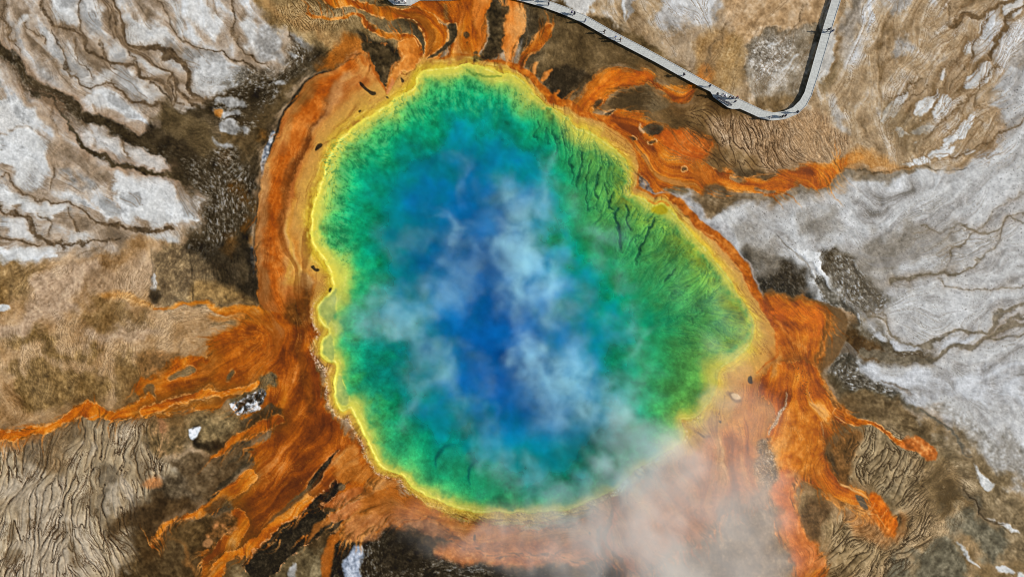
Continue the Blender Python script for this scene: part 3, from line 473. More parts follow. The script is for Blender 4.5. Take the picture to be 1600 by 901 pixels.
# brown wedge island and the broad eastern stream
poly([(636, 6), (660, -10), (700, -10), (722, 20), (704, 44), (690, 32), (664, 20)], ORANGE, 3, (2, 3), 1, wet=.5)
poly([(655, 8), (700, 2), (745, -30), (765, 0), (764, 40), (758, 66), (748, 84), (738, 96), (728, 92), (700, 106), (668, 112), (672, 96), (696, 86), (706, 70), (704, 50), (690, 28)], ORANGE, 3, (2, 3), 1, wet=.5)
poly([(740, -10), (762, 5), (762, 50), (750, 75), (742, 80), (748, 50), (740, 25)], LTOR, 5, (2, 3), .8)
poly([(712, 5), (730, 10), (730, 30), (718, 40), (714, 25)], RUST, 4, (2, 3), .8)
path([(714, 30), (712, 60), (708, 75)], (3, 4, 4), RUST, 3, (1.5, 2), .7)
path([(690, 8), (695, 18), (700, 30)], 2.5, OLIVE, 3, (1.5, 2), .6)
poly([(698, 42), (708, 38), (714, 40), (714, 58), (706, 70), (694, 80), (676, 90), (668, 94), (670, 90), (688, 78), (702, 62)], OLIVE, 1.8, (1, 1.5), .97, rim=((230, 160, 84), 1, -.8, .7))
for p in ([(724, 53), (730, 50), (734, 56), (727, 60)], [(738, 84), (744, 80), (746, 90), (741, 94)], [(727, 66), (730, 64), (729, 70)]):
    poly(p, DARK, 1.5, (1, 1), .85)
poly([(766, -30), (795, -30), (794, 10), (785, 30), (787, 52), (784, 80), (775, 92), (755, 97), (745, 97), (752, 86), (762, 66), (767, 40)], DARK, 2.5, (2, 2), .95, rag=1)
poly([(842, -40), (880, 0), (1000, 60), (1110, 135), (1100, 160), (1060, 140), (1030, 115), (970, 100), (935, 115), (912, 145), (895, 163), (876, 158), (860, 140), (840, 118), (820, 95), (812, 60), (806, 10)], T(lambda sl: .5+.15*l1[sl]+.1*l2[sl]+.12*n3[sl]+.06*n4[sl], (0, (50, 38, 20)), (.4, (84, 66, 38)), (.7, (112, 90, 56)), (1, (150, 124, 84))), 5, (3, 4), .97)
poly([(850, 120), (870, 105), (905, 105), (925, 118), (905, 150), (890, 162), (872, 155)], BLACK, 8, (3, 4), .75)
poly([(815, 20), (835, 20), (850, 60), (830, 95), (815, 70)], BLACK, 8, (3, 4), .5)
poly([(800, -20), (814, 5), (819, 35), (813, 62), (804, 82), (797, 96), (789, 84), (783, 64), (789, 48), (784, 28), (790, 5)], LTOR, 3, (1.5, 2), .97, wet=.4, rim=((232, 150, 76), 1, -.5, .6))
poly([(864, 40), (852, 40), (836, 55), (824, 72), (814, 88), (808, 102), (812, 108), (820, 98), (826, 86), (842, 76), (856, 62), (864, 50)], ORANGE, 2.5, (1.5, 2), .97, wet=.4, rim=((230, 150, 80), 1, 0, .6))
path([(818, 60), (812, 78), (802, 96)], 1.3, T(mix(.1, .2, 0, .2), (0, (110, 100, 88)), (1, (190, 180, 166))), 1.5, (1, 1), .7)
for p, w in (([(834, 112), (836, 102), (841, 96)], (3, 3.5, 1.5)), ([(848, 124), (853, 115), (862, 109)], (3.5, 4, 1.5)), ([(866, 152), (870, 145), (875, 140)], (3, 3, 1))):
    path(p, w, LTOR, 2, (1.5, 1.5), .9)
# ================= east lobes =================
U1 = [(895, 172), (908, 160), (918, 146), (928, 124), (944, 111), (967, 105), (1000, 109), (1020, 118), (1026, 130), (1038, 136), (1055, 134), (1075, 138), (1090, 130), (1086, 142), (1070, 160), (1048, 158), (1030, 144), (1013, 138), (987, 137), (963, 143), (947, 150), (934, 162), (928, 178), (940, 190), (925, 186)]
U2 = [(925, 186), (940, 186), (962, 174), (985, 172), (1000, 178), (1006, 190), (1022, 192), (1040, 200), (1070, 202), (1105, 212), (1108, 226), (1090, 248), (1110, 256), (1135, 265), (1148, 277), (1170, 276), (1200, 274), (1240, 258), (1290, 256), (1310, 252), (1330, 256), (1300, 284), (1275, 296), (1240, 300), (1200, 308), (1160, 302), (1130, 302), (1100, 306), (1085, 298), (1060, 296), (1035, 300), (1018, 288), (1000, 272), (985, 268), (960, 225)]
poly([(900, 165), (940, 150), (1010, 140), (1060, 160), (1110, 150), (1180, 180), (1200, 215), (1210, 262), (1150, 274), (1060, 240), (980, 180)], T(lambda sl: .5+.14*l1[sl]+.12*l2[sl]+.14*n3[sl], (0, (72, 50, 24)), (.4, (108, 80, 44)), (.7, (142, 112, 70)), (1, (186, 154, 110))), 10, (4, 6), .9)
poly([(1000, 95), (1040, 108), (1075, 128), (1100, 146), (1150, 172), (1130, 200), (1090, 190), (1060, 170), (1080, 150), (1030, 128), (1000, 112)], T(lambda sl: .5+.14*l1[sl]+.12*l2[sl]+.14*n3[sl], (0, (64, 44, 20)), (.4, (98, 72, 38)), (.7, (134, 104, 62)), (1, (176, 146, 102))), 8, (3, 5), .8)
poly([(948, 158), (965, 146), (990, 139), (1012, 140), (1040, 158), (1048, 166), (1030, 176), (1000, 178), (975, 170), (958, 172)], T(lambda sl: .35+.12*l1[sl]+.1*l2[sl]+.35*ss(990, 1040, X[sl]), (0, (40, 32, 18)), (.4, (72, 58, 36)), (.7, (120, 102, 72)), (1, (170, 150, 118))), 4, (2, 3), .97)
poly(U1, ORANGE, 2.5, (2, 3), 1, rag=3.2, wet=.5, dark=((112, 74, 32), 9, .6))
poly([(930, 128), (950, 112), (985, 108), (1015, 118), (1020, 130), (980, 132), (945, 142), (915, 168)], T(mix(.05, .1, .2, .1), (0, (206, 96, 10)), (.5, (228, 122, 22)), (1, (240, 160, 70))), 5, (2, 3), .7)
poly(U2, ORANGE, 2.8, (2, 4), 1, rag=4, wet=.5, rim=((236, 168, 96), 1, .3, .35), dark=((118, 78, 34), 10, .6))
poly([(1030, 205), (1075, 202), (1110, 215), (1105, 235), (1085, 250), (1060, 250), (1045, 235)], T(mix(.1, .1, .1, .1), (0, (160, 72, 14)), (.5, (190, 88, 18)), (1, (210, 112, 44))), 9, (3, 4), .8)
poly([(1085, 252), (1100, 256), (1125, 268), (1130, 285), (1100, 290), (1080, 275)], T(mix(.1, .1, .1, .1), (0, (150, 76, 14)), (1, (206, 118, 40))), 6, (3, 4), .7)
poly([(1035, 176), (1070, 185), (1110, 200), (1150, 215), (1120, 225), (1070, 203), (1035, 200), (1010, 190), (1005, 180)], T(lambda sl: .5+.14*l1[sl]+.12*l2[sl]+.14*n3[sl], (0, (60, 46, 24)), (.5, (100, 76, 42)), (1, (146, 112, 70))), 6, (3, 4), .6)
poly([(1002, 203), (1012, 195), (1028, 194), (1037, 200), (1034, 208), (1024, 211), (1008, 208)], DARK, 2, (1.5, 1.5), .95)
path([(1000, 195), (1000, 203), (1006, 208)], 1.6, (232, 200, 160), 1.5, (1, 1), .8)
for p in ([(1014, 221), (1022, 219), (1026, 222), (1018, 224)], [(1064, 262), (1070, 260), (1072, 264), (1066, 266)], [(928, 160), (938, 154), (936, 162), (930, 168)], [(941, 182), (950, 174), (959, 172), (952, 180), (944, 185)], [(980, 214), (990, 212), (995, 218), (986, 218)]):
    poly(p, DARK, 1.5, (1, 1), .85, rim=((230, 180, 120), 1, -1.4, .7))
poly([(984, 274), (990, 270), (1003, 275), (1016, 286), (1026, 302), (1030, 312), (1012, 306), (994, 298), (986, 290)], T(mix(.12, .2, 0, .2), (0, (56, 48, 42)), (.5, (98, 86, 76)), (1, (150, 138, 126))), 1.8, (1.5, 2), .97, rim=((196, 140, 80), 1, -1, .7))
poly([(1042, 300), (1050, 293), (1064, 295), (1075, 304), (1060, 310), (1045, 310)], OLIVE, 3, (2, 2), .9)
poly([(1095, 306), (1105, 294), (1122, 292), (1136, 302), (1150, 310), (1120, 330), (1105, 325)], T(mix(.12, .12, 0, .1), (0, (64, 48, 28)), (.6, (100, 78, 50)), (1, (140, 116, 84))), 5, (2, 3), .9)
poly([(1143, 270), (1150, 272), (1170, 275), (1198, 274), (1190, 266), (1160, 262)], DARK, 4, (2, 2), .6)
path([(1048, 318), (1062, 330), (1085, 353), (1100, 365)], (3, 3, 2, 1), T(mix(.2, .2, 0, .2), (0, (96, 90, 84)), (1, (190, 186, 180))), 2.5, (1.5, 1.5), .8)
poly([(1070, 316), (1090, 320), (1110, 328), (1150, 322), (1200, 316), (1255, 304), (1280, 296), (1200, 311), (1130, 305), (1095, 305)], T(mix(.14, .12, 0, .1), (0, (84, 66, 42)), (.5, (116, 94, 64)), (1, (156, 134, 102))), 6, (2, 4), .85)
path([(1180, 296), (1195, 300), (1210, 298)], 3, T(mix(.2, .2, 0, .2), (0, (80, 60, 36)), (1, (170, 150, 124))), 2, (1.5, 1.5), .8)
poly([(1300, 256), (1318, 252), (1332, 236), (1345, 246), (1330, 262), (1300, 282), (1285, 290), (1290, 272)], ORANGE, 4, (2, 3), .75)
path([(1330, 262), (1355, 268), (1385, 268), (1410, 262), (1440, 258)], (4, 4, 3, 2, 1), T(lambda sl: .5+.3*l1[sl], (0, (150, 96, 40)), (1, (216, 160, 96))), 4, (2, 2), .8)
path([(1290, 296), (1320, 275), (1350, 272), (1385, 277), (1420, 266), (1450, 262)], (2, 4, 7, 7, 4, 2), T(mix(.1, .1, 0, .1), (0, (84, 70, 48)), (1, (150, 132, 106))), 5, (2, 3), .8)
path([(1323, 265), (1350, 268), (1378, 270), (1408, 262), (1438, 258), (1460, 265), (1490, 266), (1512, 264)], .8, DARK, 1.3, (1.5, 2), .8)
# terraces either side of the boardwalk
for p, a in (([(1140, 185), (1250, 185), (1300, 190), (1330, 215), (1320, 240), (1250, 256), (1200, 262), (1180, 240), (1130, 225), (1110, 190)], .9),):
    sl, f = poly(p, T(lambda sl: .55+.22*l1[sl]+.14*l2[sl]+.1*n3[sl], (0, (104, 74, 44)), (.4, (160, 126, 88)), (.7, (194, 162, 124)), (1, (220, 194, 160))), 10, (3, 5), a)
    put(sl, cr0[sl]*ss(-2, 8, f), (82, 58, 34), .6); put(sl, cr1[sl]*ss(-2, 8, f)*ss(-1, 1, n3[sl]), (62, 44, 26), .8); HT[sl] -= .2*cr0[sl]*ss(-2, 8, f)
sl, f = field([(1060, 170), (1130, 165), (1210, 200), (1230, 262), (1170, 272), (1100, 240)], 'poly', pad=20)
put(sl, cr1[sl]*ss(-6, 8, f), (64, 44, 24), .75)
poly([(1240, 195), (1300, 195), (1320, 230), (1300, 250), (1250, 250)], T(lambda sl: .5+.22*l1[sl]+.12*l2[sl], (0, (140, 104, 66)), (.5, (192, 156, 112)), (1, (220, 192, 154))), 14, (3, 5), .5)
poly([(1295, 160), (1310, 150), (1325, 190), (1328, 205), (1318, 200), (1305, 180)], SINT2, 6, (3, 4), .6)
poly([(1330, 235), (1350, 228), (1400, 250), (1405, 262), (1370, 266), (1335, 258)], T(lambda sl: .5+.3*l1[sl]+.1*l2[sl], (0, (150, 92, 30)), (.5, (196, 140, 74)), (1, (226, 180, 120))), 7, (2, 3), .8)

# ================= north-east =================
poly([(1030, 50), (1080, 20), (1100, -20), (1180, -20), (1170, 40), (1110, 110), (1090, 120), (1060, 90)], T(lambda sl: .5+.14*l1[sl]+.12*l2[sl]+.12*n3[sl], (0, (122, 100, 74)), (.5, (168, 144, 114)), (1, (204, 188, 164))), 9, (3, 6), .6)
poly([(870, -30), (940, -30), (930, 5), (905, 14), (880, 6)], SINTER, 5, (4, 5), .85, rag=4); poly([(960, -30), (985, -30), (992, 12), (980, 34), (975, 36), (977, 10)], SINT2, 3, (3, 3), .8); path([(974, -10), (975, 15), (974, 34)], (2, 3, 1), SINTER, 2, (1, 1.5), .95)
poly([(1020, -30), (1130, -30), (1110, 15), (1090, 40), (1060, 50), (1030, 20)], SINT2, 12, (5, 8), .8, rag=6)
poly([(1050, -30), (1120, -30), (1090, 10), (1060, 15)], SINTER, 9, (5, 8), .6, rag=6)
poly([(1095, 60), (1130, 40), (1160, 50), (1150, 110), (1110, 140), (1090, 115)], T(lambda sl: .5+.22*l1[sl]+.12*l2[sl]+.1*n3[sl], (0, (104, 74, 34)), (.4, (146, 108, 58)), (.7, (180, 142, 90)), (1, (208, 176, 126))), 9, (3, 5), .85)
poly([(1092, 112), (1108, 100), (1116, 118), (1102, 128), (1090, 122)], T(mix(.2, .1, 0, .1), (0, (160, 90, 26)), (1, (214, 136, 60))), 6, (2, 3), .85)
poly([(1140, 55), (1170, 40), (1160, 120), (1140, 150), (1120, 140), (1130, 100)], T(lambda sl: .5+.25*l1[sl]+.1*l2[sl], (0, (112, 84, 44)), (.5, (164, 132, 84)), (1, (212, 186, 142))), 8, (3, 4), .7)
poly([(1130, 10), (1180, -30), (1290, -30), (1280, 40), (1200, 55), (1165, 60)], T(mix(.1, .14, .1, .12), (0, (150, 116, 76)), (.5, (190, 154, 110)), (1, (214, 188, 154))), 9, (3, 6), .8)
sl, f = poly([(1175, 62), (1205, 42), (1240, 38), (1285, 45), (1275, 80), (1262, 120), (1250, 150), (1225, 172), (1190, 170), (1168, 150), (1164, 120), (1170, 85)], T(lambda sl: .5+.13*l1[sl]+.12*l2[sl]+.14*n3[sl]+.08*n4[sl], (0, (80, 68, 48)), (.4, (122, 106, 82)), (.7, (158, 144, 122)), (1, (200, 192, 178))), 4, (3, 4), .95, rim=((204, 178, 146), 1.6, -1, .5))
poly([(1180, 70), (1215, 50), (1240, 60), (1232, 95), (1205, 120), (1180, 115)], T(lambda sl: .5+.18*n1[sl]+.14*l2[sl]+.2*n2[sl], (0, (108, 98, 82)), (.5, (156, 146, 130)), (1, (214, 210, 202))), 9, (3, 5), .8)
poly([(1170, 150), (1225, 150), (1235, 165), (1215, 174), (1180, 170)], T(mix(.16, .1, 0, .1), (0, (96, 70, 34)), (1, (156, 124, 78))), 8, (3, 4), .7)
for p in ([(1214, 92), (1218, 96), (1226, 88)], [(1226, 108), (1236, 98), (1246, 86)], [(1200, 74), (1210, 66), (1214, 62)]): path(p, 1.5, SINTER, 1.6, (2, 2), .8)
poly([(1290, 60), (1312, 45), (1305, 70), (1300, 100), (1290, 120), (1282, 128), (1278, 115), (1284, 90)], SINTER, 4, (3, 3), .8, rag=2)
poly([(1276, 130), (1300, 110), (1320, 90), (1310, 120), (1285, 140)], OLIVE, 8, (3, 4), .6)
poly([(1320, -30), (1350, -30), (1345, 40), (1330, 100), (1315, 90), (1322, 40)], SINT2, 10, (4, 6), .55); path([(1362, -20), (1360, 20), (1355, 55)], (3, 5, 2), SINT2, 2.5, (2, 3), .85)
for p in ([(1385, -30), (1440, -30), (1420, 10), (1400, 30), (1390, 10)], [(1450, -30), (1475, -30), (1468, 8), (1455, 6)], [(1400, 60), (1425, 70), (1410, 95), (1395, 85)]):
    poly(p, SINT2, 7, (4, 5), .7)
TONGUES = [[(1405, 155), (1412, 152), (1410, 165), (1398, 185), (1384, 192), (1380, 187), (1390, 170)], [(1432, 170), (1450, 148), (1458, 150), (1450, 172), (1440, 182)], [(1460, 165), (1472, 148), (1485, 155), (1478, 170), (1462, 182)], [(1480, 222), (1500, 195), (1516, 186), (1508, 205), (1492, 222), (1482, 226)],
           [(1453, 240), (1475, 232), (1490, 234), (1478, 244), (1460, 246)], [(1525, 45), (1535, 20), (1550, 22), (1548, 45), (1535, 55)], [(1510, 70), (1522, 60), (1520, 75), (1508, 80)], [(1430, 205), (1450, 196), (1462, 200), (1445, 208)], [(1404, 210), (1416, 206), (1422, 210), (1410, 214)],
           [(1512, 130), (1530, 105), (1545, 110), (1540, 128), (1520, 134)], [(1470, 115), (1478, 112), (1476, 120), (1468, 122)], [(1545, 70), (1560, 45), (1562, 65), (1550, 75)], [(1572, 10), (1590, -20), (1600, 10), (1580, 28)], [(1420, 252), (1440, 248), (1452, 252), (1436, 257)], [(1510, 236), (1520, 232), (1522, 238), (1512, 240)], [(1425, 224), (1430, 222), (1428, 226)]]
for p in TONGUES:
    c_ = np.mean(p, 0); poly([tuple(c_+(np.array(q_)-c_)*1.25) for q_ in p], SINTER, 2.2, (2.5, 3), .95, rag=1, rim=((120, 98, 68), 1.2, -1.6, .6))
poly([(1520, 60), (1535, 30), (1560, 15), (1562, 40), (1550, 75), (1530, 95), (1515, 90)], SINT2, 4, (3, 4), .6, rag=2)
poly([(1545, 60), (1575, 40), (1600, 60), (1660, 60), (1660, 110), (1600, 105), (1570, 110), (1550, 95)], SINT2, 6, (3, 5), .7, rag=3)
poly([(1370, 170), (1400, 165), (1440, 185), (1460, 200), (1440, 230), (1400, 225), (1375, 205)], T(mix(.16, .14, 0, .1), (0, (84, 66, 40)), (.5, (124, 104, 72)), (1, (164, 144, 112))), 12, (4, 6), .5)
UB = [([(1640, -20), (1590, 0), (1560, 10), (1530, 16), (1510, 25), (1498, 35), (1490, 45), (1486, 40), (1488, 0)], (3, 3, 3, 3, 4, 5, 3, 1, 1)), ([(1620, 0), (1590, 20), (1570, 45), (1556, 70), (1548, 85), (1545, 100), (1530, 105)], (1.5, 2, 2.5, 3, 3, 2, 1)), ([(1560, 10), (1535, 22), (1522, 50), (1520, 80), (1505, 100), (1495, 115), (1480, 140)], (2, 1.5, 1.5, 2, 1.5, 1, 1)),
      ([(1555, 100), (1535, 130), (1525, 155), (1520, 165)], 1.2), ([(1386, 155), (1410, 150), (1425, 128), (1435, 115)], 1.4), ([(1470, 185), (1500, 165), (1525, 145)], 1.3), ([(1600, 180), (1585, 195), (1565, 208), (1545, 215), (1525, 230), (1490, 245)], 1.3), ([(1450, 150), (1470, 130), (1480, 110), (1500, 95)], 1), ([(1405, 175), (1420, 155), (1440, 130)], .9), ([(1480, 180), (1465, 200), (1440, 220)], 1), ([(1215, 60), (1240, 30), (1262, 10)], .7), ([(1113, 95), (1118, 60), (1135, 35)], .8), ([(1105, 115), (1112, 90)], .8)]
for p, w in UB: stream(p, w, col=T(mix(.14, .1, 0, .1), (0, (74, 54, 28)), (1, (120, 96, 64))), halo=.35, alpha=.95)
m = sw2*ss(900, 1000, X)*ss(275, 245, Y)*ss(.1, 1.1, l9+.5*n3); put(FULL, m, (112, 86, 54), .5)
m = sw2*ss(1280, 1380, X)*ss(290, 320, Y)*ss(660, 620, Y)*ss(.3, 1.3, l9+.4*n3); put(FULL, m, (122, 110, 90), .4)
m = sw1*ss(1280, 1380, X)*ss(290, 320, Y)*ss(660, 620, Y)*ss(0, 1.3, -l9+.4*n3); put(FULL, m, (226, 228, 228), .3)
m = cr2*ss(1440, 1480, X)*ss(270, 240, Y)*ss(1580, 1540, X); put(FULL, m, (122, 92, 58), .6)
m = cr1*ss(1330, 1400, X)*ss(270, 240, Y)*ss(1600, 1560, X); put(FULL, m, (136, 108, 74), .4)
poly([(1540, 140), (1565, 145), (1555, 165), (1535, 160)], T(mix(.1, .1, 0, 0), (0, (170, 146, 112)), (1, (196, 174, 144))), 9, (3, 4), .6)
# ================= east flats =================
GB = T(lambda sl: .5+.12*l1[sl]+.12*l2[sl]+.12*n3[sl]+.06*n4[sl], (0, (96, 86, 70)), (.5, (136, 126, 110)), (1, (178, 172, 162)))
for p, s, a in (([(1270, 335), (1300, 320), (1310, 340), (1280, 370), (1255, 365)], 14, .6), ([(1290, 385), (1340, 380), (1420, 350), (1440, 370), (1420, 400), (1380, 430), (1330, 440), (1300, 420)], 16, .8), ([(1250, 300), (1280, 310), (1260, 320)], 8, .5), ([(1430, 350), (1480, 350), (1500, 375), (1480, 400), (1430, 385)], 12, .5), ([(1150, 340), (1180, 345), (1220, 400), (1190, 425), (1165, 400)], 12, .5), ([(1380, 425), (1460, 418), (1500, 420), (1460, 435), (1400, 455), (1350, 470), (1340, 450)], 10, .75)):
    poly(p, GB, s, (4, 7), a, rag=4)
poly([(1050, 312), (1085, 322), (1130, 345), (1150, 380), (1120, 380), (1080, 350)], T(mix(.14, .14, 0, .12), (0, (104, 96, 88)), (.5, (150, 144, 138)), (1, (196, 192, 188))), 10, (3, 4), .7)
for c in ((1140, 350), (1180, 330), (1250, 335), (1360, 300)):
    pass
sle, fe = field([(1160, 400), (1200, 395), (1240, 415), (1268, 445), (1262, 465), (1220, 462), (1196, 460), (1170, 432)], 'poly', pad=30)
put(sle, ss(-9, 9, fe+3*l2[sle]), BLACK(sle), .92); crumbs(sle, fe, 1.1, (150, 142, 130), .6)
poly([(1166, 395), (1200, 385), (1215, 410), (1200, 430), (1180, 425)], GB, 9, (3, 4), .7)
slf, ff = field([(1282, 392), (1300, 388), (1310, 410), (1300, 432), (1288, 425), (1280, 405)], 'poly', pad=30); put(slf, ss(-5, 6, ff+2*n1[slf]), DARK(slf), .85); crumbs(slf, ff, .8)
slf, ff = field([(1270, 435), (1300, 440), (1330, 470), (1345, 510), (1330, 520), (1325, 490), (1290, 465)], 'poly', pad=30); put(slf, ss(-5, 6, ff+2*n1[slf]), T(mix(.2, .15, 0, .2), (0, (50, 44, 32)), (.6, (92, 84, 68)), (1, (140, 132, 118)))(slf), .9)
for p, w in (([(1222, 388), (1236, 394), (1250, 396)], (.6, 1.4, 4)), ([(1246, 394), (1262, 398), (1276, 398)], (3, 6, 4)), ([(1262, 402), (1274, 412), (1284, 425)], (6, 6, 4)), ([(1278, 420), (1290, 432), (1300, 446), (1312, 458), (1326, 470), (1336, 482), (1340, 498), (1346, 512)], (5, 2.5, 2, 2.5, 3, 2.5, 2.5, 1.5)), ([(1268, 424), (1272, 436), (1270, 446)], 1.2)):
    path(p, w, SINTER, 1.4, (2, 2.5), .97, rag=1.2, h=.15)
path([(1210, 362), (1222, 378), (1236, 392), (1256, 408), (1266, 430), (1286, 455), (1306, 478)], .8, DARK, 1.3, (1.5, 2), .7)
slf, ff = field([(1310, 400), (1370, 440), (1390, 470), (1345, 500), (1320, 470), (1300, 430)], 'poly', pad=30)
put(slf, ss(-12, 8, ff)*ss(-.6, .6, n4[slf]+n5[slf]*.5), T(mix(.16, .16, 0, .16), (0, (84, 76, 60)), (1, (146, 138, 122)))(slf), .8); crumbs(slf, ff, .7, (206, 206, 202), .8)
slf, ff = field([(1320, 520), (1345, 500), (1380, 520), (1440, 545), (1460, 560), (1400, 570), (1350, 570), (1316, 560)], 'poly', pad=30)
put(slf, ss(-10, 10, ff+4*l2[slf]), T(mix(.16, .16, 0, .16), (0, (56, 46, 30)), (.5, (96, 84, 62)), (1, (150, 142, 126)))(slf), .92); crumbs(slf, ff, .85, (196, 194, 188), .75)
poly([(1318, 518), (1340, 520), (1362, 532), (1380, 550), (1370, 566), (1340, 570), (1314, 566), (1310, 545)], T(mix(.12, .14, 0, .1), (0, (44, 28, 10)), (.5, (74, 52, 24)), (1, (110, 84, 50))), 6, (3, 4), .9)
ES = [([(1350, 495), (1380, 505), (1405, 525), (1425, 535), (1450, 540), (1490, 520), (1515, 515), (1540, 515), (1560, 495), (1590, 480), (1640, 450)], (2, 2, 2.5, 3, 4, 3.5, 2.5, 3, 4, 3, 2)), ([(1350, 555), (1400, 562), (1440, 562), (1480, 552), (1520, 540), (1545, 520), (1570, 505), (1640, 500)], (5, 5, 5, 5, 4, 4, 4, 3)), ([(1545, 520), (1575, 500), (1600, 490), (1640, 480)], 2.5), ([(1540, 530), (1570, 520), (1640, 525)], 2.5),
      ([(1460, 440), (1485, 446), (1505, 448), (1530, 452), (1560, 444), (1640, 442)], 1.2), ([(1400, 440), (1440, 430), (1490, 425), (1530, 415), (1555, 385), (1565, 360), (1585, 340), (1640, 325)], (4, 3, 2, 1.3, 1.3, 1.5, 1.2)), ([(1440, 350), (1470, 355), (1500, 352), (1530, 362), (1560, 355), (1580, 345), (1640, 350)], (1.5, 1.5, 2, 2, 1.5, 1.2)), ([(1530, 362), (1510, 385), (1490, 395), (1475, 415)], (1.5, 2, 2, 1)), ([(1530, 355), (1545, 335), (1560, 325), (1640, 290)], (1, 1, .8, .6)), ([(1360, 492), (1375, 498), (1385, 508)], 1)]
for p, w in ES: stream(p, w, col=T(mix(.16, .14, 0, .1), (0, (84, 74, 56)), (1, (140, 128, 106))), halo=.25, alpha=.85)
for p in ([(1395, 530), (1415, 532), (1440, 545), (1420, 548), (1400, 540)], [(1460, 545), (1490, 535), (1520, 522), (1505, 540), (1475, 548)], [(1368, 520), (1390, 530), (1380, 536)]):
    poly(p, SINT2, 2.5, (2, 3), .9)
sl, f = field([(1440, 350), (1560, 350), (1540, 400), (1470, 420), (1430, 400)], 'poly', pad=20); put(sl, (cr2[sl]*.8+cr0[sl]*.4)*ss(-8, 12, f), (128, 112, 88), .5)
m = ss(1.7, 2.3, n1+.4*n5)*ss(1480, 1600, X)*ss(420, 330, Y)*ss(90, 130, Y); put(FULL, m, (70, 66, 60), .7)
m = ss(1.9, 2.5, n1+.3*n5)*ss(1100, 1200, X)*ss(700, 600, Y)*ss(280, 320, Y); put(FULL, m, (84, 78, 70), .6)
m = ss(.6, 2.0, l9+.4*l3)*ss(1240, 1340, X)*ss(300, 340, Y)*ss(700, 640, Y); put(FULL, m, (150, 146, 140), .45)
# lower flats under the stream
slf, ff = field([(1306, 565), (1340, 560), (1380, 590), (1400, 620), (1360, 625), (1320, 610), (1300, 600)], 'poly', pad=30)
put(slf, ss(-6, 6, ff), T(mix(.16, .16, 0, .3), (0, (60, 56, 44)), (.5, (108, 106, 96)), (1, (180, 182, 178)))(slf), .9); crumbs(slf, ff, .8, (206, 208, 206), .8)
poly([(1340, 570), (1362, 568), (1390, 585), (1440, 575), (1500, 580), (1560, 570), (1700, 560), (1700, 640), (1600, 640), (1500, 620), (1440, 630), (1400, 612), (1375, 598)], SINT2, 6, (3, 5), .9)
path([(1300, 590), (1320, 612), (1345, 618), (1380, 618), (1420, 630), (1450, 650), (1470, 670)], (9, 8, 6, 4, 4, 4, 2), T(mix(.1, .14, 0, .1), (0, (50, 42, 26)), (1, (100, 88, 62))), 6, (3, 4), .85)
path([(1376, 592), (1400, 602), (1425, 618)], (1, 2, 1), BROWN, 2, (2, 2), .6)
poly([(1300, 630), (1330, 615), (1400, 625), (1440, 655), (1470, 690), (1440, 690), (1410, 680), (1380, 660), (1340, 650)], T(mix(.14, .12, .06, .12), (0, (70, 54, 30)), (.5, (104, 84, 54)), (1, (140, 118, 82))), 7, (3, 5), .95)
for p, a in (([(1440, 650), (1500, 640), (1600, 700), (1700, 780), (1700, 830), (1620, 780), (1560, 745), (1540, 715), (1500, 700), (1470, 670)], .8),):
    poly(p, T(mix(.1, .12, .08, .14), (0, (120, 112, 96)), (.5, (160, 154, 142)), (1, (200, 200, 196))), 12, (4, 8), a, rag=6)
poly([(1480, 670), (1520, 690), (1560, 740), (1600, 780), (1700, 860), (1700, 1000), (1600, 900), (1520, 810), (1500, 760), (1470, 720)], T(mix(.16, .14, .06, .12), (0, (84, 70, 46)), (.5, (120, 102, 72)), (1, (164, 144, 110))), 10, (4, 7), .85)
for p in ([(1524, 725), (1532, 740), (1545, 748), (1555, 758), (1540, 764), (1530, 752)], [(1496, 850), (1504, 856), (1520, 872), (1534, 884), (1524, 880), (1506, 866)], [(1556, 880), (1572, 882), (1586, 893), (1576, 894), (1560, 888)], [(1560, 815), (1575, 820), (1590, 832), (1576, 830)], [(1545, 806), (1556, 812), (1550, 812)], [(1588, 892), (1600, 900), (1592, 905)]):
    poly(p, SINTER, 2, (2, 2), .9)
poly([(1470, 650), (1490, 655), (1484, 675), (1475, 668)], SINT2, 5, (3, 3), .7)
GG = T(mix(.14, .14, .06, .14), (0, (64, 60, 46)), (.5, (96, 92, 74)), (1, (136, 130, 108)))
for p in ([(1480, 800), (1520, 800), (1570, 840), (1560, 870), (1520, 850), (1490, 840)], [(1430, 860), (1480, 840), (1510, 880), (1540, 920), (1440, 920)], [(1380, 890), (1410, 870), (1430, 930), (1380, 930)], [(1385, 755), (1405, 758), (1402, 775), (1385, 775)], [(1500, 765), (1520, 770), (1530, 785), (1510, 790)]):
    poly(p, GG, 9, (4, 6), .8)
stream([(1505, 755), (1510, 772), (1525, 790), (1545, 808), (1570, 822)], (1.2, 2.2, 1.5, 1), col=DARK, halo=.3)
stream([(1440, 640), (1470, 665), (1500, 690), (1520, 715)], (2, 2, 2, 1), col=T(mix(.14, .14, 0, 0), (0, (70, 66, 54)), (1, (120, 112, 94))), halo=.3)
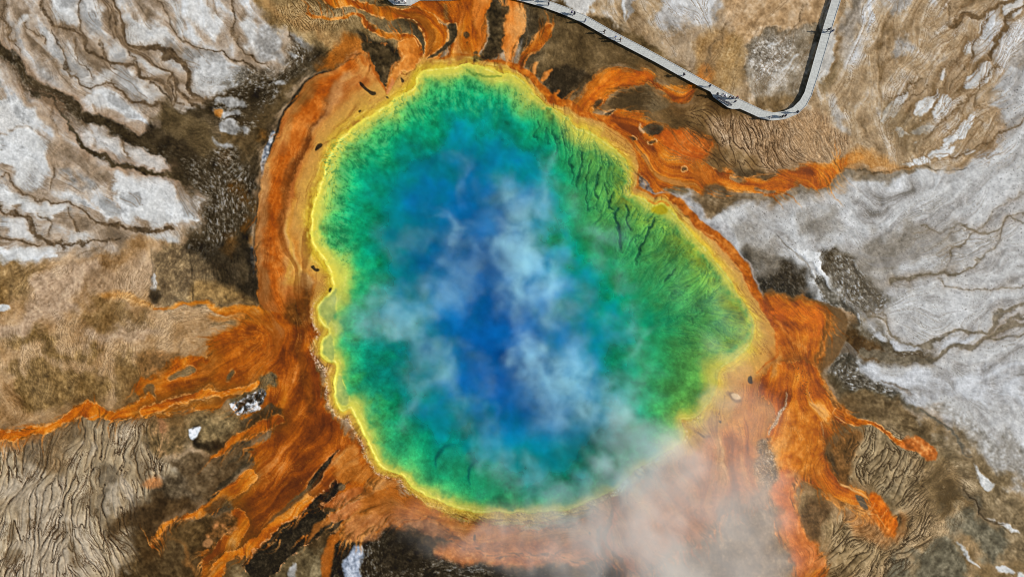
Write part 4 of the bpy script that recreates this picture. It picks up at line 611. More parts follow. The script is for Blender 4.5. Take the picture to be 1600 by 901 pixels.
# cracks of the lower slope
poly([(1350, 680), (1400, 670), (1420, 720), (1440, 750), (1420, 790), (1380, 770), (1340, 745), (1330, 720)], T(mix(.08, .1, .08, .14), (0, (110, 92, 62)), (.5, (156, 134, 98)), (1, (184, 162, 122))), 12, (4, 6), .85)
poly([(1295, 700), (1330, 665), (1345, 690), (1335, 740), (1320, 750), (1300, 735)], T(mix(.2, .14, 0, .1), (0, (66, 46, 20)), (.5, (112, 74, 34)), (1, (158, 110, 60))), 7, (3, 4), .85)
poly([(1268, 775), (1290, 780), (1300, 800), (1285, 830), (1265, 840), (1250, 810)], T(mix(.16, .12, 0, .1), (0, (62, 46, 28)), (.5, (96, 72, 44)), (1, (146, 110, 72))), 8, (3, 4), .9)
poly([(1290, 830), (1330, 820), (1370, 830), (1380, 860), (1330, 900), (1300, 900)], T(mix(.08, .1, .08, .14), (0, (116, 94, 60)), (.5, (168, 142, 100)), (1, (196, 170, 128))), 12, (4, 6), .8)
slc, fc = field([(1330, 680), (1400, 675), (1450, 730), (1460, 800), (1440, 860), (1370, 930), (1280, 930), (1290, 850), (1340, 800), (1420, 800), (1360, 760), (1335, 740)], 'poly', pad=30)
m = ss(-10, 10, fc)
put(slc, m*cr1[slc], (66, 50, 28), .8); put(slc, m*cr2[slc], (56, 42, 24), .75); put(slc, m*cr0[slc]*ss(-.5, .8, n3[slc]), (70, 54, 32), .6); HT[slc] -= .3*m*np.maximum(cr1[slc], cr2[slc])
slc, fc = field([(1440, 740), (1500, 720), (1520, 780), (1470, 860), (1440, 850)], 'poly', pad=30)
put(slc, ss(-10, 10, fc)*ss(.2, 1.4, l2[slc]), (200, 178, 140), .5); put(slc, ss(-10, 10, fc)*cr0[slc], (92, 74, 48), .6)
# ================= south-east orange =================
poly([(1195, 468), (1224, 459), (1262, 463), (1292, 471), (1312, 484), (1321, 504), (1318, 534), (1306, 562), (1290, 578), (1284, 600), (1290, 612), (1300, 622), (1318, 644), (1300, 700), (1200, 700)], T(lambda sl: .5+.1*l1[sl]+.1*l2[sl], (0, (84, 62, 34)), (1, (134, 100, 62))), 2.5, (1.5, 2), .97)
poly([(1192, 468), (1222, 462), (1256, 466), (1280, 474), (1296, 490), (1298, 515), (1288, 545), (1278, 562), (1280, 590), (1300, 624), (1316, 642), (1290, 690), (1200, 690), (1190, 560)], ORANGE, 8, (2, 3), 1, wet=.5)
poly([(1215, 478), (1255, 478), (1280, 492), (1282, 510), (1262, 505), (1230, 495), (1212, 500)], T(mix(.05, .12, .15, .1), (0, (196, 88, 8)), (.5, (222, 112, 14)), (1, (238, 146, 50))), 6, (2, 3), .7)
path([(1205, 490), (1240, 482), (1270, 490), (1285, 505), (1282, 520), (1270, 524)], 4, T(mix(.05, .1, .1, 0), (0, (196, 92, 10)), (1, (216, 110, 20))), 3, (2, 2), .7)
path([(1207, 500), (1222, 512), (1235, 530), (1250, 538), (1262, 545)], (3, 3, 3, 2, 2), T(mix(.1, .15, .1, .1), (0, (206, 110, 30)), (1, (238, 170, 96))), 3, (2, 2), .6)
poly([(1130, 575), (1165, 545), (1205, 545), (1222, 600), (1212, 660), (1195, 700), (1150, 680), (1105, 680), (1115, 630)], T(lambda sl: .5+.05*l1[sl]+.08*l3[sl]+.12*l9[sl]+.1*n3[sl], (0, (176, 98, 26)), (.4, (206, 132, 50)), (.7, (218, 152, 74)), (1, (228, 176, 104))), 8, (3, 5), 1, wet=.5)
RM = [(1185, 600), (1230, 560), (1278, 575), (1284, 600), (1300, 622), (1318, 645), (1323, 655), (1302, 658), (1286, 665), (1289, 700), (1297, 732), (1313, 750), (1334, 762), (1353, 780), (1353, 802), (1333, 792), (1300, 781), (1275, 760), (1250, 757), (1242, 776), (1254, 824), (1280, 868), (1312, 940), (1272, 940), (1238, 878), (1212, 818), (1205, 772), (1196, 700), (1205, 640)]
poly(RM, ORANGE, 3.5, (2, 3), 1, rag=4.5, wet=.5, rim=((236, 176, 110), 1, .5, .3), dark=((120, 76, 32), 10, .6))
poly([(1225, 640), (1270, 650), (1285, 700), (1280, 740), (1240, 745), (1222, 700)], T(mix(.06, .12, .12, .14), (0, (190, 100, 16)), (.5, (212, 126, 34)), (1, (226, 158, 80))), 10, (3, 4), .8)
poly([(1206, 750), (1240, 745), (1245, 790), (1258, 830), (1290, 890), (1250, 895), (1222, 840)], T(mix(.05, .1, .12, .1), (0, (176, 92, 34)), (.5, (200, 112, 48)), (1, (218, 142, 84))), 7, (3, 4), .85)
path([(1230, 745), (1245, 745), (1240, 765)], 4, T(mix(.1, .1, 0, 0), (0, (206, 130, 60)), (1, (230, 170, 104))), 4, (2, 2), .7)
path([(1310, 642), (1330, 655), (1352, 660), (1370, 666), (1385, 676), (1398, 686), (1410, 692)], (7, 7, 4, 3, 2.5, 3, 4), ORANGE, 1.8, (1.2, 1.5), .97, rim=((238, 170, 100), .9, .3, .8))
poly([(1406, 690), (1425, 682), (1440, 684), (1460, 698), (1466, 706), (1452, 718), (1436, 708), (1416, 702)], T(mix(.1, .15, .1, .2), (0, (150, 78, 26)), (.5, (190, 100, 34)), (1, (220, 146, 76))), 2.5, (2, 2.5), .9, rag=2)
path([(1313, 753), (1328, 762), (1342, 772), (1353, 782)], (2, 2.5, 2, 1.5), (228, 170, 100), 1.6, (1, 1.5), .8)
poly([(1353, 780), (1366, 770), (1382, 784), (1396, 806), (1402, 826), (1390, 838), (1372, 824), (1354, 804)], T(mix(.1, .14, .1, .1), (0, (170, 74, 10)), (.5, (204, 100, 16)), (1, (230, 140, 56))), 4, (2, 3), .95, rag=1.5)
poly([(1330, 800), (1356, 800), (1396, 830), (1410, 800), (1420, 815), (1395, 850), (1355, 845), (1332, 825)], T(mix(.12, .1, .1, .1), (0, (150, 88, 34)), (1, (208, 144, 84))), 9, (3, 4), .55)
path([(1354, 802), (1370, 806), (1388, 826)], .8, (244, 184, 110), 1.2, (1.5, 1.5), .8); path([(1356, 802), (1366, 786)], .8, (244, 184, 110), 1.2, (1, 1), .8); path([(1376, 808), (1386, 795)], .7, (244, 184, 110), 1.2, (1, 1), .8)
poly([(1334, 772), (1350, 782), (1353, 796), (1340, 788)], T(lambda sl: .5+.3*l2[sl], (0, (60, 54, 44)), (1, (110, 98, 78))), 1.5, (1, 1), .9)
poly([(1290, 700), (1298, 712), (1310, 745), (1300, 735), (1290, 715)], BLACK, 4, (1, 2), .6)
for p in ([(1265, 622), (1272, 636), (1288, 642)], [(1262, 610), (1268, 630), (1280, 652)], [(1284, 664), (1286, 672), (1285, 680)]): path(p, .9, (214, 160, 104), 1.2, (1.5, 2), .7)
path([(1230, 615), (1226, 632), (1216, 645), (1210, 660), (1202, 680)], (1, 2, 3, 4, 2), T(lambda sl: .5+.3*l1[sl]+.2*n1[sl], (0, (130, 110, 90)), (.5, (186, 160, 130)), (1, (226, 214, 200))), 2, (1.5, 2), .85)
poly([(1182, 700), (1206, 692), (1214, 720), (1204, 760), (1190, 770), (1178, 740)], T(lambda sl: .5+.18*l1[sl]+.2*n1[sl]+.1*n2[sl], (0, (70, 58, 40)), (.5, (112, 94, 68)), (1, (170, 158, 140))), 7, (3, 4), .85)
poly([(1180, 760), (1200, 770), (1214, 830), (1240, 890), (1240, 950), (1000, 950), (1010, 890), (1100, 830)], T(mix(.12, .12, .06, .1), (0, (84, 66, 46)), (.5, (120, 98, 72)), (1, (160, 136, 104))), 12, (4, 6), .9)
for c in ((1285, 568), (1232, 566), (1238, 576), (1229, 567)): pass
sl, f = field([(1222, 560), (1250, 570), (1268, 600), (1262, 625), (1245, 590)], 'poly', pad=10); put(sl, ss(1.1, 1.5, n1[sl])*ss(-3, 3, f), (90, 56, 26), .8)

# ======================================================================
# THE POOL: shelf colours by distance from the rim
# ======================================================================
RIMP = [(733, 102), (766, 108), (800, 116), (820, 133), (833, 147), (860, 167), (887, 187), (910, 203), (940, 217), (960, 230), (973, 247), (982, 267), (982, 287), (978, 296), (990, 302), (1008, 309), (1018, 319), (1033, 318), (1048, 327), (1060, 340), (1077, 360), (1097, 383), (1117, 407), (1133, 427), (1147, 447), (1158, 468), (1170, 487), (1178, 507), (1178, 527), (1167, 543), (1147, 560), (1124, 573), (1121, 598), (1117, 618), (1105, 640), (1083, 654), (1064, 656), (1068, 672), (1066, 690), (1050, 702), (1033, 712), (1000, 728), (973, 752), (960, 765), (933, 779), (900, 791), (867, 798), (820, 802), (783, 801), (753, 799), (720, 793), (690, 787), (663, 773), (643, 757), (627, 741), (600, 735), (592, 727), (582, 703), (570, 680), (557, 657), (552, 638), (537, 643), (525, 627), (520, 600), (522, 570), (511, 565), (503, 555), (502, 535), (514, 518), (503, 510), (496, 497), (499, 482), (512, 462), (523, 445), (515, 425), (501, 402), (489, 377), (486, 350), (490, 310), (498, 285), (505, 270), (515, 247), (530, 223), (550, 200), (573, 182), (600, 167), (630, 147), (648, 133), (656, 115), (667, 109), (700, 105)]
sl, D = field(RIMP, 'poly', pad=130, warp=(0.9, 1.6))
sx, sy = X[sl], Y[sl]
ang = np.arctan2(sy-450, sx-800)
# --- mats outside the rim: gold near the rim, then bands that differ round the shore ---
def arc(*keys):
    """value varying with bearing from the pool centre (degrees, x right, y down)"""
    ks = sorted(keys); a = np.degrees(ang)
    xs = [ks[-1][0]-360]+[k[0] for k in ks]+[ks[0][0]+360]; vs = [ks[-1][1]]+[k[1] for k in ks]+[ks[0][1]]
    return np.interp(a, xs, vs).astype(np.float32)
W3 = 0.2*l2[sl]+0.5*l3[sl]+.6*n3[sl]
Do = -D
# western mat: outline up to the dark water line
WM = [(573, 90), (547, 97), (517, 110), (490, 124), (473, 140), (460, 160), (441, 187), (432, 213), (417, 253), (408, 283), (404, 310), (402, 350), (402, 400), (404, 440), (408, 478), (440, 490), (500, 500), (560, 420), (540, 250), (640, 160), (660, 110), (628, 118), (606, 142), (598, 136), (585, 112)]
sw, fw = field(WM, 'poly', pad=20, warp=(1, 1.5))
mw = ss(-1.5, 1.5, fw)
put(sw, mw, T(lambda s: .5+.05*l1[s]+.1*l2[s]+.18*l3[s]+.1*n3[s], (0, (140, 76, 24)), (.4, (180, 104, 42)), (.7, (204, 138, 66)), (1, (216, 164, 96)))(sw)); WET[sw] += (.7-WET[sw])*mw
poly([(404, 290), (412, 262), (420, 255), (424, 300), (418, 360), (420, 440), (412, 470), (405, 430)], T(mix(.05, .1, .1, .1), (0, (150, 96, 46)), (1, (196, 146, 92))), 7, (1.5, 3), .75)
poly([(460, 165), (478, 140), (500, 124), (520, 115), (500, 140), (470, 180), (450, 200)], T(mix(.05, .1, .1, .1), (0, (128, 92, 40)), (1, (176, 128, 70))), 6, (1.5, 3), .6)
path([(566, 96), (545, 108), (520, 130), (500, 152), (480, 178), (462, 205), (450, 235), (438, 268), (432, 310), (428, 360), (426, 410), (432, 445), (444, 490)], (5, 9, 10, 11, 12, 12, 11, 12, 10, 8, 7, 8, 10), T(mix(.08, .12, .16, .1), (0, (140, 64, 14)), (.5, (180, 86, 16)), (1, (212, 118, 38))), 8, (2, 4), .9, wet=.7)
path([(506, 168), (490, 196), (476, 226), (466, 250), (456, 275), (450, 300)], (1, 3, 4, 3, 2, 1), T(mix(.08, .1, .1, .1), (0, (78, 40, 12)), (1, (120, 62, 20))), 2.2, (2, 2.5), .7)
path([(530, 132), (512, 158), (498, 182), (482, 205), (474, 222), (466, 244), (452, 270), (446, 300), (440, 345), (436, 380)], (2, 4, 5, 5, 5, 5, 4, 4, 3, 1), T(mix(.08, .12, .1, .1), (0, (96, 50, 16)), (1, (146, 76, 22))), 5, (2, 3), .8)
path([(560, 98), (568, 112), (580, 128), (592, 142), (604, 150)], (5, 5, 4, 3, 2), T(mix(.05, .1, .1, .1), (0, (196, 124, 50)), (1, (222, 160, 84))), 4, (1.5, 2), .8)
path([(575, 92), (584, 112), (594, 128), (604, 142)], (2, 2.4, 2, 1.5), T(mix(.1, .12, .1, 0), (0, (140, 66, 14)), (1, (196, 108, 34))), 2, (1.2, 2), .85)
path([(545, 118), (530, 140), (520, 160), (505, 180), (490, 205)], (6, 8, 8, 6, 3), T(mix(.05, .1, .14, .1), (0, (186, 124, 66)), (1, (216, 164, 104))), 6, (2, 3), .7)
poly([(470, 290), (490, 262), (510, 240), (490, 300), (484, 350), (490, 400), (510, 440), (480, 450), (450, 440), (448, 380), (455, 320)], T(mix(.04, .1, .2, .1), (0, (186, 120, 40)), (.5, (208, 156, 66)), (1, (222, 184, 104))), 7, (2, 4), .85)
path([(478, 262), (466, 290), (458, 330), (450, 380), (446, 430)], (3, 3, 3, 3, 2), T(mix(.04, .1, .1, .1), (0, (196, 136, 40)), (1, (222, 170, 60))), 4, (1.5, 3), .6)
path([(486, 300), (474, 340), (462, 380), (458, 430)], 3, T(mix(.04, .1, .1, .1), (0, (190, 110, 40)), (1, (206, 134, 60))), 4, (1.5, 3), .55)
poly([(468, 425), (490, 430), (515, 445), (512, 455), (490, 462), (472, 450)], T(mix(.1, .1, .1, .1), (0, (150, 104, 54)), (1, (196, 148, 96))), 5, (2, 3), .7)
poly([(474, 452), (495, 448), (516, 450), (508, 462), (490, 480), (470, 505), (450, 510), (440, 490), (455, 470)], T(mix(.14, .16, .1, .1), (0, (54, 32, 12)), (.5, (96, 58, 20)), (1, (150, 92, 34))), 7, (2, 4), .85)
path([(485, 480), (472, 520), (474, 560), (480, 600), (488, 640)], (4, 5, 7, 9, 6), T(mix(.1, .14, .1, .1), (0, (84, 44, 14)), (1, (140, 74, 24))), 6, (2, 3), .7)
# gold belt hugging the rim, width by bearing
gw = arc((-180, 26), (-170, 30), (-150, 34), (-135, 44), (-120, 44), (-108, 16), (-98, 14), (-88, 12), (-75, 14), (-62, 24), (-50, 30), (-40, 12), (-32, 10), (-25, 12), (-12, 22), (5, 26), (15, 44), (28, 50), (40, 30), (55, 14), (75, 12), (95, 14), (115, 12), (135, 10), (150, 11), (165, 14), (173, 12))
gw = gw+2.5*W3
gcol = ramp(np.clip(Do/np.maximum(gw, 4)+.05*l2[sl]+.08*l3[sl], 0, 1.2), ((0, (224, 194, 50)), (.18, (214, 174, 56)), (.42, (204, 156, 66)), (.8, (200, 144, 66)), (1, (196, 128, 48)), (1.2, (192, 110, 30))))
put(sl, ss(1.15, .8, Do/np.maximum(gw, 4))*ss(1.5, -1.5, D), gcol, .92, wet=.6)
# northern and eastern shore: rust strip behind the gold
rs = arc((-180, 0), (-130, 0), (-112, 0), (-95, 3), (-88, 10), (-78, 12), (-68, 10), (-58, 10), (-52, 4), (-45, 0), (-36, 3), (-28, 10), (-15, 14), (-5, 16), (2, 12), (10, 6), (20, 0), (170, 0))
put(sl, ss(-2, 2, Do-gw*.85)*ss(rs+3, rs-1, Do-gw*.85)*(rs > .5), T(mix(.1, .14, .1, .1), (0, (140, 62, 10)), (.5, (184, 92, 16)), (1, (214, 128, 40)))(sl), .9)
# white-tan crust where the right shore meets the sinter
m = np.exp(-((Do-gw*.85-rs-2)/1.6)**2)*ss(-40, -32, np.degrees(ang))*ss(4, -2, np.degrees(ang)); put(sl, m, (176, 160, 146), .7)
# crusty pink-white shelf in the south-west, ragged yellow fringe in the south
pw = arc((100, 0), (112, 3), (122, 6), (135, 8), (150, 8), (160, 9), (170, 7), (176, 3), (180, 0), (-180, 0), (-170, 0), (90, 0))
mp = ss(1, 3, Do-6)*ss(pw+9, pw+4, Do)*(pw > .5); put(sl, mp*ss(-.5, .4, n1[sl]+.5*n5[sl]), (214, 170, 126), .7); put(sl, mp*ss(.7, 1.1, n1[sl]+.3*n5[sl]), (236, 216, 190), .45)
pw = arc((30, 0), (55, 3), (62, 7), (72, 5), (85, 1), (95, 0), (-180, 0)); mp = ss(0, 3, Do)*ss(pw+6, pw+1, Do)*(pw > .5)*ss(-.2, .8, n2[sl]+.5*n5[sl]+.3); put(sl, mp, (240, 226, 206), .85)
pw = arc((60, 0), (78, 14), (90, 17), (102, 16), (110, 10), (118, 6), (130, 0), (-180, 0)); mp = ss(-1, 3, Do)*ss(pw+6, pw-2, Do+3*n1[sl])*(pw > .5); put(sl, mp, T(lambda s: .5+.2*n1[s]+.14*n5[s], (0, (150, 116, 22)), (.5, (204, 172, 52)), (1, (226, 200, 96)))(sl), .6)
m = ss(1.0, 1.5, n1[sl]+.4*n5[sl])*ss(0, 4, Do)*ss(26, 14, Do)*ss(-70, -60, np.degrees(ang))*ss(-35, -42, np.degrees(ang)); put(sl, m, (206, 150, 70), .8)
# fine flow lines in the mats: pale and rusty threads
mw_ = np.clip(WET*1.9, 0, 1)
put(FULL, sw1*mw_*ss(-.4, 1.2, n3+.4*n2), (236, 166, 86), .25); put(FULL, sw2*mw_*ss(-.4, 1.2, -n3+.5*n2), (112, 56, 12), .32)
put(FULL, ss(.9, 2.2, l9)*mw_, (112, 56, 12), .4)
# threads of run-off that feather out of the mats, and bare threads that cut back into them
def threads(seed, n, length, sgn, lo, hi, step=1.0):
    rs = np.random.RandomState(seed)
    jj, ii = np.where((WET > lo) & (WET < hi) & (np.abs(X-800) < 850) & (np.abs(Y-450) < 500))
    k = rs.choice(len(jj), n); x, y = ii[k].astype(np.float32), jj[k].astype(np.float32)
    cx_, cy_ = x*S+MX0-800, y*S+MY0-450
    dx, dy = VX[jj[k], ii[k]], VY[jj[k], ii[k]]
    s = np.where((dx*cx_+dy*cy_)*sgn < 0, -1, 1); dx, dy = dx*s, dy*s
    L_ = length*(.35+.9*rs.rand(n)); out = np.zeros((NY, NX), np.float32); a0 = .4+.6*rs.rand(n)
    for q in range(int(length*1.25/step)):
        i, j = np.clip(x, 0, NX-1).astype(int), np.clip(y, 0, NY-1).astype(int)
        np.maximum.at(out, (j, i), np.clip(1-q*step/L_, 0, 1).astype(np.float32)*a0)
        vx, vy = VX[j, i], VY[j, i]; s = np.where(vx*dx+vy*dy < 0, -1, 1)
        dx, dy = vx*s+.25*WX1[j, i], vy*s+.25*WY1[j, i]; x = x+dx*step/S; y = y+dy*step/S
    return np.clip(blur(out, .7)*1.9, 0, 1)
t1 = threads(71, 3200, 36, 1, .12, .45); put(FULL, t1*ss(.5, .2, WET), T(lambda s: .5+.3*n3[s]+.2*n2[s], (0, (140, 74, 16)), (.5, (188, 106, 34)), (1, (216, 146, 72)))(FULL), .85)
t2 = threads(72, 1600, 26, -1, .10, .35); put(FULL, t2*ss(.15, .4, WET), (92, 58, 22), .7)
# tongues that cross the northern gold belt
DK2 = T(mix(.16, .12, 0, .15), (0, (34, 26, 14)), (.5, (66, 52, 30)), (1, (104, 84, 54)))
poly([(566, 70), (596, 64), (612, 80), (620, 90), (608, 104), (604, 122), (605, 141), (597, 132), (588, 114), (577, 94)], DK2, 2.2, (2, 2), .95, rag=2, rim=((206, 120, 50), 1.1, -.8, .6))
path([(575, 84), (584, 108), (594, 128), (604, 144)], (1.5, 2, 2, 1.5), T(mix(.1, .1, 0, .1), (0, (146, 70, 14)), (1, (206, 116, 40))), 1.6, (1.2, 1.5), .85)
poly([(626, 66), (645, 60), (655, 70), (657, 88), (650, 104), (640, 114), (630, 112), (624, 117), (614, 130), (606, 143), (602, 138), (607, 120), (618, 104), (628, 92), (622, 78)], T(mix(.08, .12, .14, .08), (0, (176, 92, 20)), (.5, (210, 124, 42)), (1, (224, 152, 72))), 2, (2, 2), .95, wet=.5, rim=((238, 170, 92), 1, .4, .8))
path([(606, 142), (612, 130), (612, 122)], (3, 3, 1), (216, 140, 84), 2, (1, 1), .7)
path([(626, 114), (634, 117), (644, 112), (652, 104)], .9, (120, 60, 16), 1.2, (1, 1), .8)
poly([(699, 42), (708, 38), (714, 40), (714, 58), (706, 70), (694, 80), (676, 91), (669, 93), (671, 89), (688, 77), (702, 62)], DK2, 1.6, (1, 1.2), .95, rim=((230, 160, 84), 1, -.8, .7))
poly([(766, 10), (795, 10), (788, 30), (788, 52), (784, 80), (772, 92), (752, 97), (742, 98), (740, 88), (748, 90), (754, 84), (762, 66), (767, 40)], DK2, 2, (2, 2), .9, rag=1)
# --- inside ---
AX = [(748, 275), (738, 320), (735, 380), (752, 460), (775, 530), (810, 610), (830, 670)]
sa, A = field(AX, 'path', w=(12, 34, 48, 55, 60, 55, 30), pad=420, warp=(2.5, 12))
Af = np.full((NY, NX), -500, np.float32); Af[sa] = A; Af = Af[sl]
Dp = np.maximum(D, 0)
tt = Dp/(Dp+np.maximum(-Af, 0)+1)                    # 0 at the rim, 1 over the vent
tt = np.clip(tt+(.034*n3[sl]+.022*n4[sl]+.014*l2[sl]+.04*n6[sl])*ss(.12, .6, tt), 0, 1)
east = ss(-75, -55, np.degrees(ang))*ss(48, 30, np.degrees(ang)); 
colW = ramp(tt, ((0, (206, 206, 70)), (.07, (156, 190, 78)), (.15, (70, 176, 92)), (.28, (22, 158, 100)), (.44, (8, 136, 110)), (.6, (5, 126, 130)), (.8, (3, 112, 146)), (1, (2, 104, 162))))
colE = ramp(tt, ((0, (196, 190, 50)), (.05, (150, 164, 52)), (.14, (98, 162, 70)), (.3, (54, 148, 80)), (.48, (20, 138, 94)), (.62, (6, 128, 122)), (.82, (3, 112, 146)), (1, (2, 104, 162))))
col = colW+(colE-colW)*east[..., None]
deep = ss(190, 10, np.hypot((sx-775)/.7, (sy-500)/1.3)); col = col+(np.array((0, 90, 160))-col)*(np.clip(deep*.9+.14*n3[sl]+.1*n6[sl], 0, 1))[..., None]*ss(.7, 1, tt)[..., None]
col = col+(np.array((0, 112, 128))-col)*(.55*ss(300, 200, sy)*ss(.45, .8, tt))[..., None]
steam_tint = np.maximum(np.exp(-((sx-822-.12*(sy-400))**2/(2*34**2)+(sy-390)**2/(2*80**2))), np.exp(-((sx-890-.75*(sy-610))**2/(2*48**2)+(sy-610)**2/(2*55**2))))  # pale cyan of the steam overhead, painted into the water colour
steam_tint = np.maximum(steam_tint, .7*np.exp(-((sx-650)**2/(2*70**2)+(sy-490+.25*(sx-650))**2/(2*26**2))))
col = col+(np.array((6, 132, 170))-col)*(.6*steam_tint*ss(-.8, 1.2, n3[sl]+.4*n4[sl]+.6))[..., None]
col = col+(np.array((4, 138, 138))-col)*(.75*ss(640, 720, sy)*ss(.35, .7, tt))[..., None]
swd = np.exp(-((sx-600)**2/(2*50**2)+(sy-590)**2/(2*60**2)))+.7*np.exp(-((sx-650)**2/(2*60**2)+(sy-370)**2/(2*55**2)))
col = col+(np.array((3, 100, 96))-col)*(.6*swd*ss(-1, 1, n3[sl]+.4*n4[sl]+.5))[..., None]
low = ss(560, 760, sy)*(1-east*.5); col = col+(np.array((24, 118, 92))-col)*(low*.35*ss(.9, .3, tt))[..., None]
shade = 1.04+(.05*n4[sl]+.04*n2[sl]+.03*n5[sl])*(.15+.65*ss(.75, .4, tt))+.08*l1[sl]*ss(.7, .1, tt)+.07*l2[sl]*ss(.9, .2, tt)+.06*n3[sl]
col = col*shade[..., None]
inn = ss(-.8, .8, D)
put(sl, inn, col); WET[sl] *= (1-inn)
# pale shelf just inside the rim: cream-yellow, then the bright line
shw = arc((-180, 26), (-160, 24), (-140, 19), (-120, 17), (-105, 16), (-90, 22), (-70, 22), (-55, 18), (-45, 8), (-30, 10), (-10, 12), (5, 9), (15, 8), (22, 26), (30, 20), (38, 8), (60, 10), (90, 10), (120, 10), (140, 16), (155, 16), (165, 18), (172, 20))*1.15
shw = shw*(1+.22*n3[sl]+.12*n2[sl])*1.25; shw = np.maximum(shw, 4)
m = ss(1.5, .3, Dp/shw+.12*n2[sl]+.12*l2[sl])*inn
put(sl, m, ramp(np.clip(Dp/shw, 0, 1.2), ((0, (234, 218, 82)), (.3, (210, 204, 84)), (.6, (172, 190, 84)), (.9, (110, 176, 90)), (1.2, (60, 166, 92)))), .9)
# ripple-like fine lines following the rim
rl = np.exp(-((np.abs(Dp-shw*.35)+.0)/1.0)**2)*ss(-.2, .7, n2[sl]+.4); put(sl, rl*inn, (240, 230, 140), .3)
lineA = arc((-180, .9), (-150, .9), (-120, .85), (-100, .7), (-80, .6), (-60, .6), (-40, .45), (-20, .4), (0, .4), (20, .6), (40, .5), (60, .25), (85, .3), (110, .38), (130, .55), (150, .5), (165, .55), (172, .7))*ss(-1.2, .6, n2[sl]+.6*n3[sl]+.5)
m = np.exp(-((D+2.5+1.5*n3[sl])/(8.5+1*n2[sl]))**2); put(sl, m*lineA*.62, (216, 186, 56))
m = np.exp(-((D+.5)/1.4)**2); put(sl, m*lineA*.6*ss(-.6, .8, n2[sl]), (232, 216, 92))
m = np.exp(-((D-2.2)/1.0)**2)*ss(-.6, .6, n2[sl]+.3*n3[sl]); put(sl, m, (242, 230, 130), .65)
m = np.exp(-((D+5.5+2*n3[sl])/.8)**2)*ss(-.3, .6, n2[sl]+.2); put(sl, m, (160, 120, 30), .35)
m = np.exp(-((D+9+3*n3[sl])/.9)**2)*ss(0, .9, n2[sl]+.2); put(sl, m, (236, 206, 110), .4)
HT[sl] += .10*np.exp(-((D+1)/5)**2)
# ridges and fissures of the eastern shelf
fz, ff = field([(820, 175), (880, 190), (970, 255), (990, 310), (1045, 335), (1110, 420), (1165, 500), (1150, 545), (1090, 560), (1030, 520), (960, 430), (920, 340), (880, 260)], 'poly', pad=40)
q = l4[fz]+.25*n2[fz]; dk = np.exp(-(np.clip(q+.9, -9, 9)/.38)**2)
fis = np.exp(-(np.abs(l5[fz]+.25*n2[fz]+.1*n1[fz])/.17)**2)*ss(-.6, .5, n3[fz]+.3)
m = ss(-14, 24, ff)
up = ss(440, 330, Y[fz])
put(fz, m*fis*(.35+.65*up), (6, 62, 54), .5); put(fz, m*dk*.5, (14, 84, 60), .6)
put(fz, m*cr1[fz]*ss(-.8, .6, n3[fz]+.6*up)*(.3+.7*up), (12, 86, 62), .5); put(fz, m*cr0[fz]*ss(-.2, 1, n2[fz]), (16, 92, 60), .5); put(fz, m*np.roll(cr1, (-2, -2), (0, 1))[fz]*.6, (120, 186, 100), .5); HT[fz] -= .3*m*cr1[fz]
put(fz, m*ss(.7, 1.5, l1[fz])*.5, (120, 186, 96), .5)
put(fz, m*ss(.5, 1.6, l2[fz])*.5*up, (96, 170, 84), .5)
HT[fz] -= .5*m*fis
for p, w in (([(1028, 340), (1022, 352), (1012, 368), (1005, 385), (1000, 402), (996, 415)], (1, 2.4, 2, 2.4, 2, .8)), ([(966, 322), (962, 336), (963, 350), (966, 366), (964, 380), (972, 390)], (2, 2, 2.6, 2, 1.6, .8)), ([(955, 300), (952, 320), (960, 326)], (1, 2, 1.6)), ([(978, 318), (984, 334), (982, 345), (986, 360)], 1.5), ([(894, 238), (892, 255), (896, 275), (894, 290)], (1, 1.6, 1.4, 1)), ([(912, 232), (908, 250), (906, 280), (902, 298)], (1, 1.6, 1.4, 1)), ([(852, 200), (853, 222)], 1.2), ([(862, 205), (868, 225), (866, 240)], 1.2), ([(938, 260), (934, 285), (936, 310)], 1.3), ([(842, 190), (840, 215)], 1.1), ([(924, 245), (920, 275), (916, 310), (920, 325)], 1.2), ([(1055, 420), (1048, 432), (1040, 440)], 1.4)):
    s2, f2 = path(p, w, (8, 56, 46), 1.2, (2.2, 2.5), .85); HT[s2] -= .6*ss(-2, 2, f2)
# small scarps on the western and northern shelf
fz, ff = field([(505, 260), (560, 205), (680, 125), (760, 125), (830, 165), (800, 190), (700, 170), (620, 215), (560, 290), (540, 400), (510, 380)], 'poly', pad=30)
m = ss(-10, 10, ff); put(fz, m*ss(.2, 1.4, l6[fz]*.7+.6*n5[fz]), (120, 196, 124), .4); put(fz, m*ss(.3, 1.5, -l6[fz]*.7-.6*n5[fz]), (16, 104, 64), .45)
path([(728, 110), (742, 116), (765, 117), (782, 116)], (.8, 1.4, 1.4, .6), (52, 104, 36), 1.6, (1.5, 1), .7)
fz, ff = field([(545, 600), (560, 640), (600, 700), (640, 740), (660, 730), (620, 670), (570, 610)], 'poly', pad=20); put(fz, ss(-6, 6, ff)*ss(.6, 1.2, l1[fz]), (10, 92, 66), .6)
# round sunken bowls in the south
for c, r, a0, a1 in (((708, 722), 27, 2.9, 4.8), ((760, 745), 30, 2.7, 4.4)):
    s2, f2 = field([(c[0]+r*np.cos(v), c[1]+r*np.sin(v)) for v in np.linspace(0, 2*np.pi, 11)[:-1]], 'poly', pad=12, warp=(1.5, 2))
    put(s2, ss(-4, 6, f2), (58, 150, 92), .35)
    path([(c[0]+r*np.cos(v), c[1]+r*np.sin(v)) for v in np.linspace(a0, a1, 7)], (.5, 1.2, 1.8, 2, 1.6, 1, .5), (6, 72, 74), 2.2, (1.5, 1.5), .75)
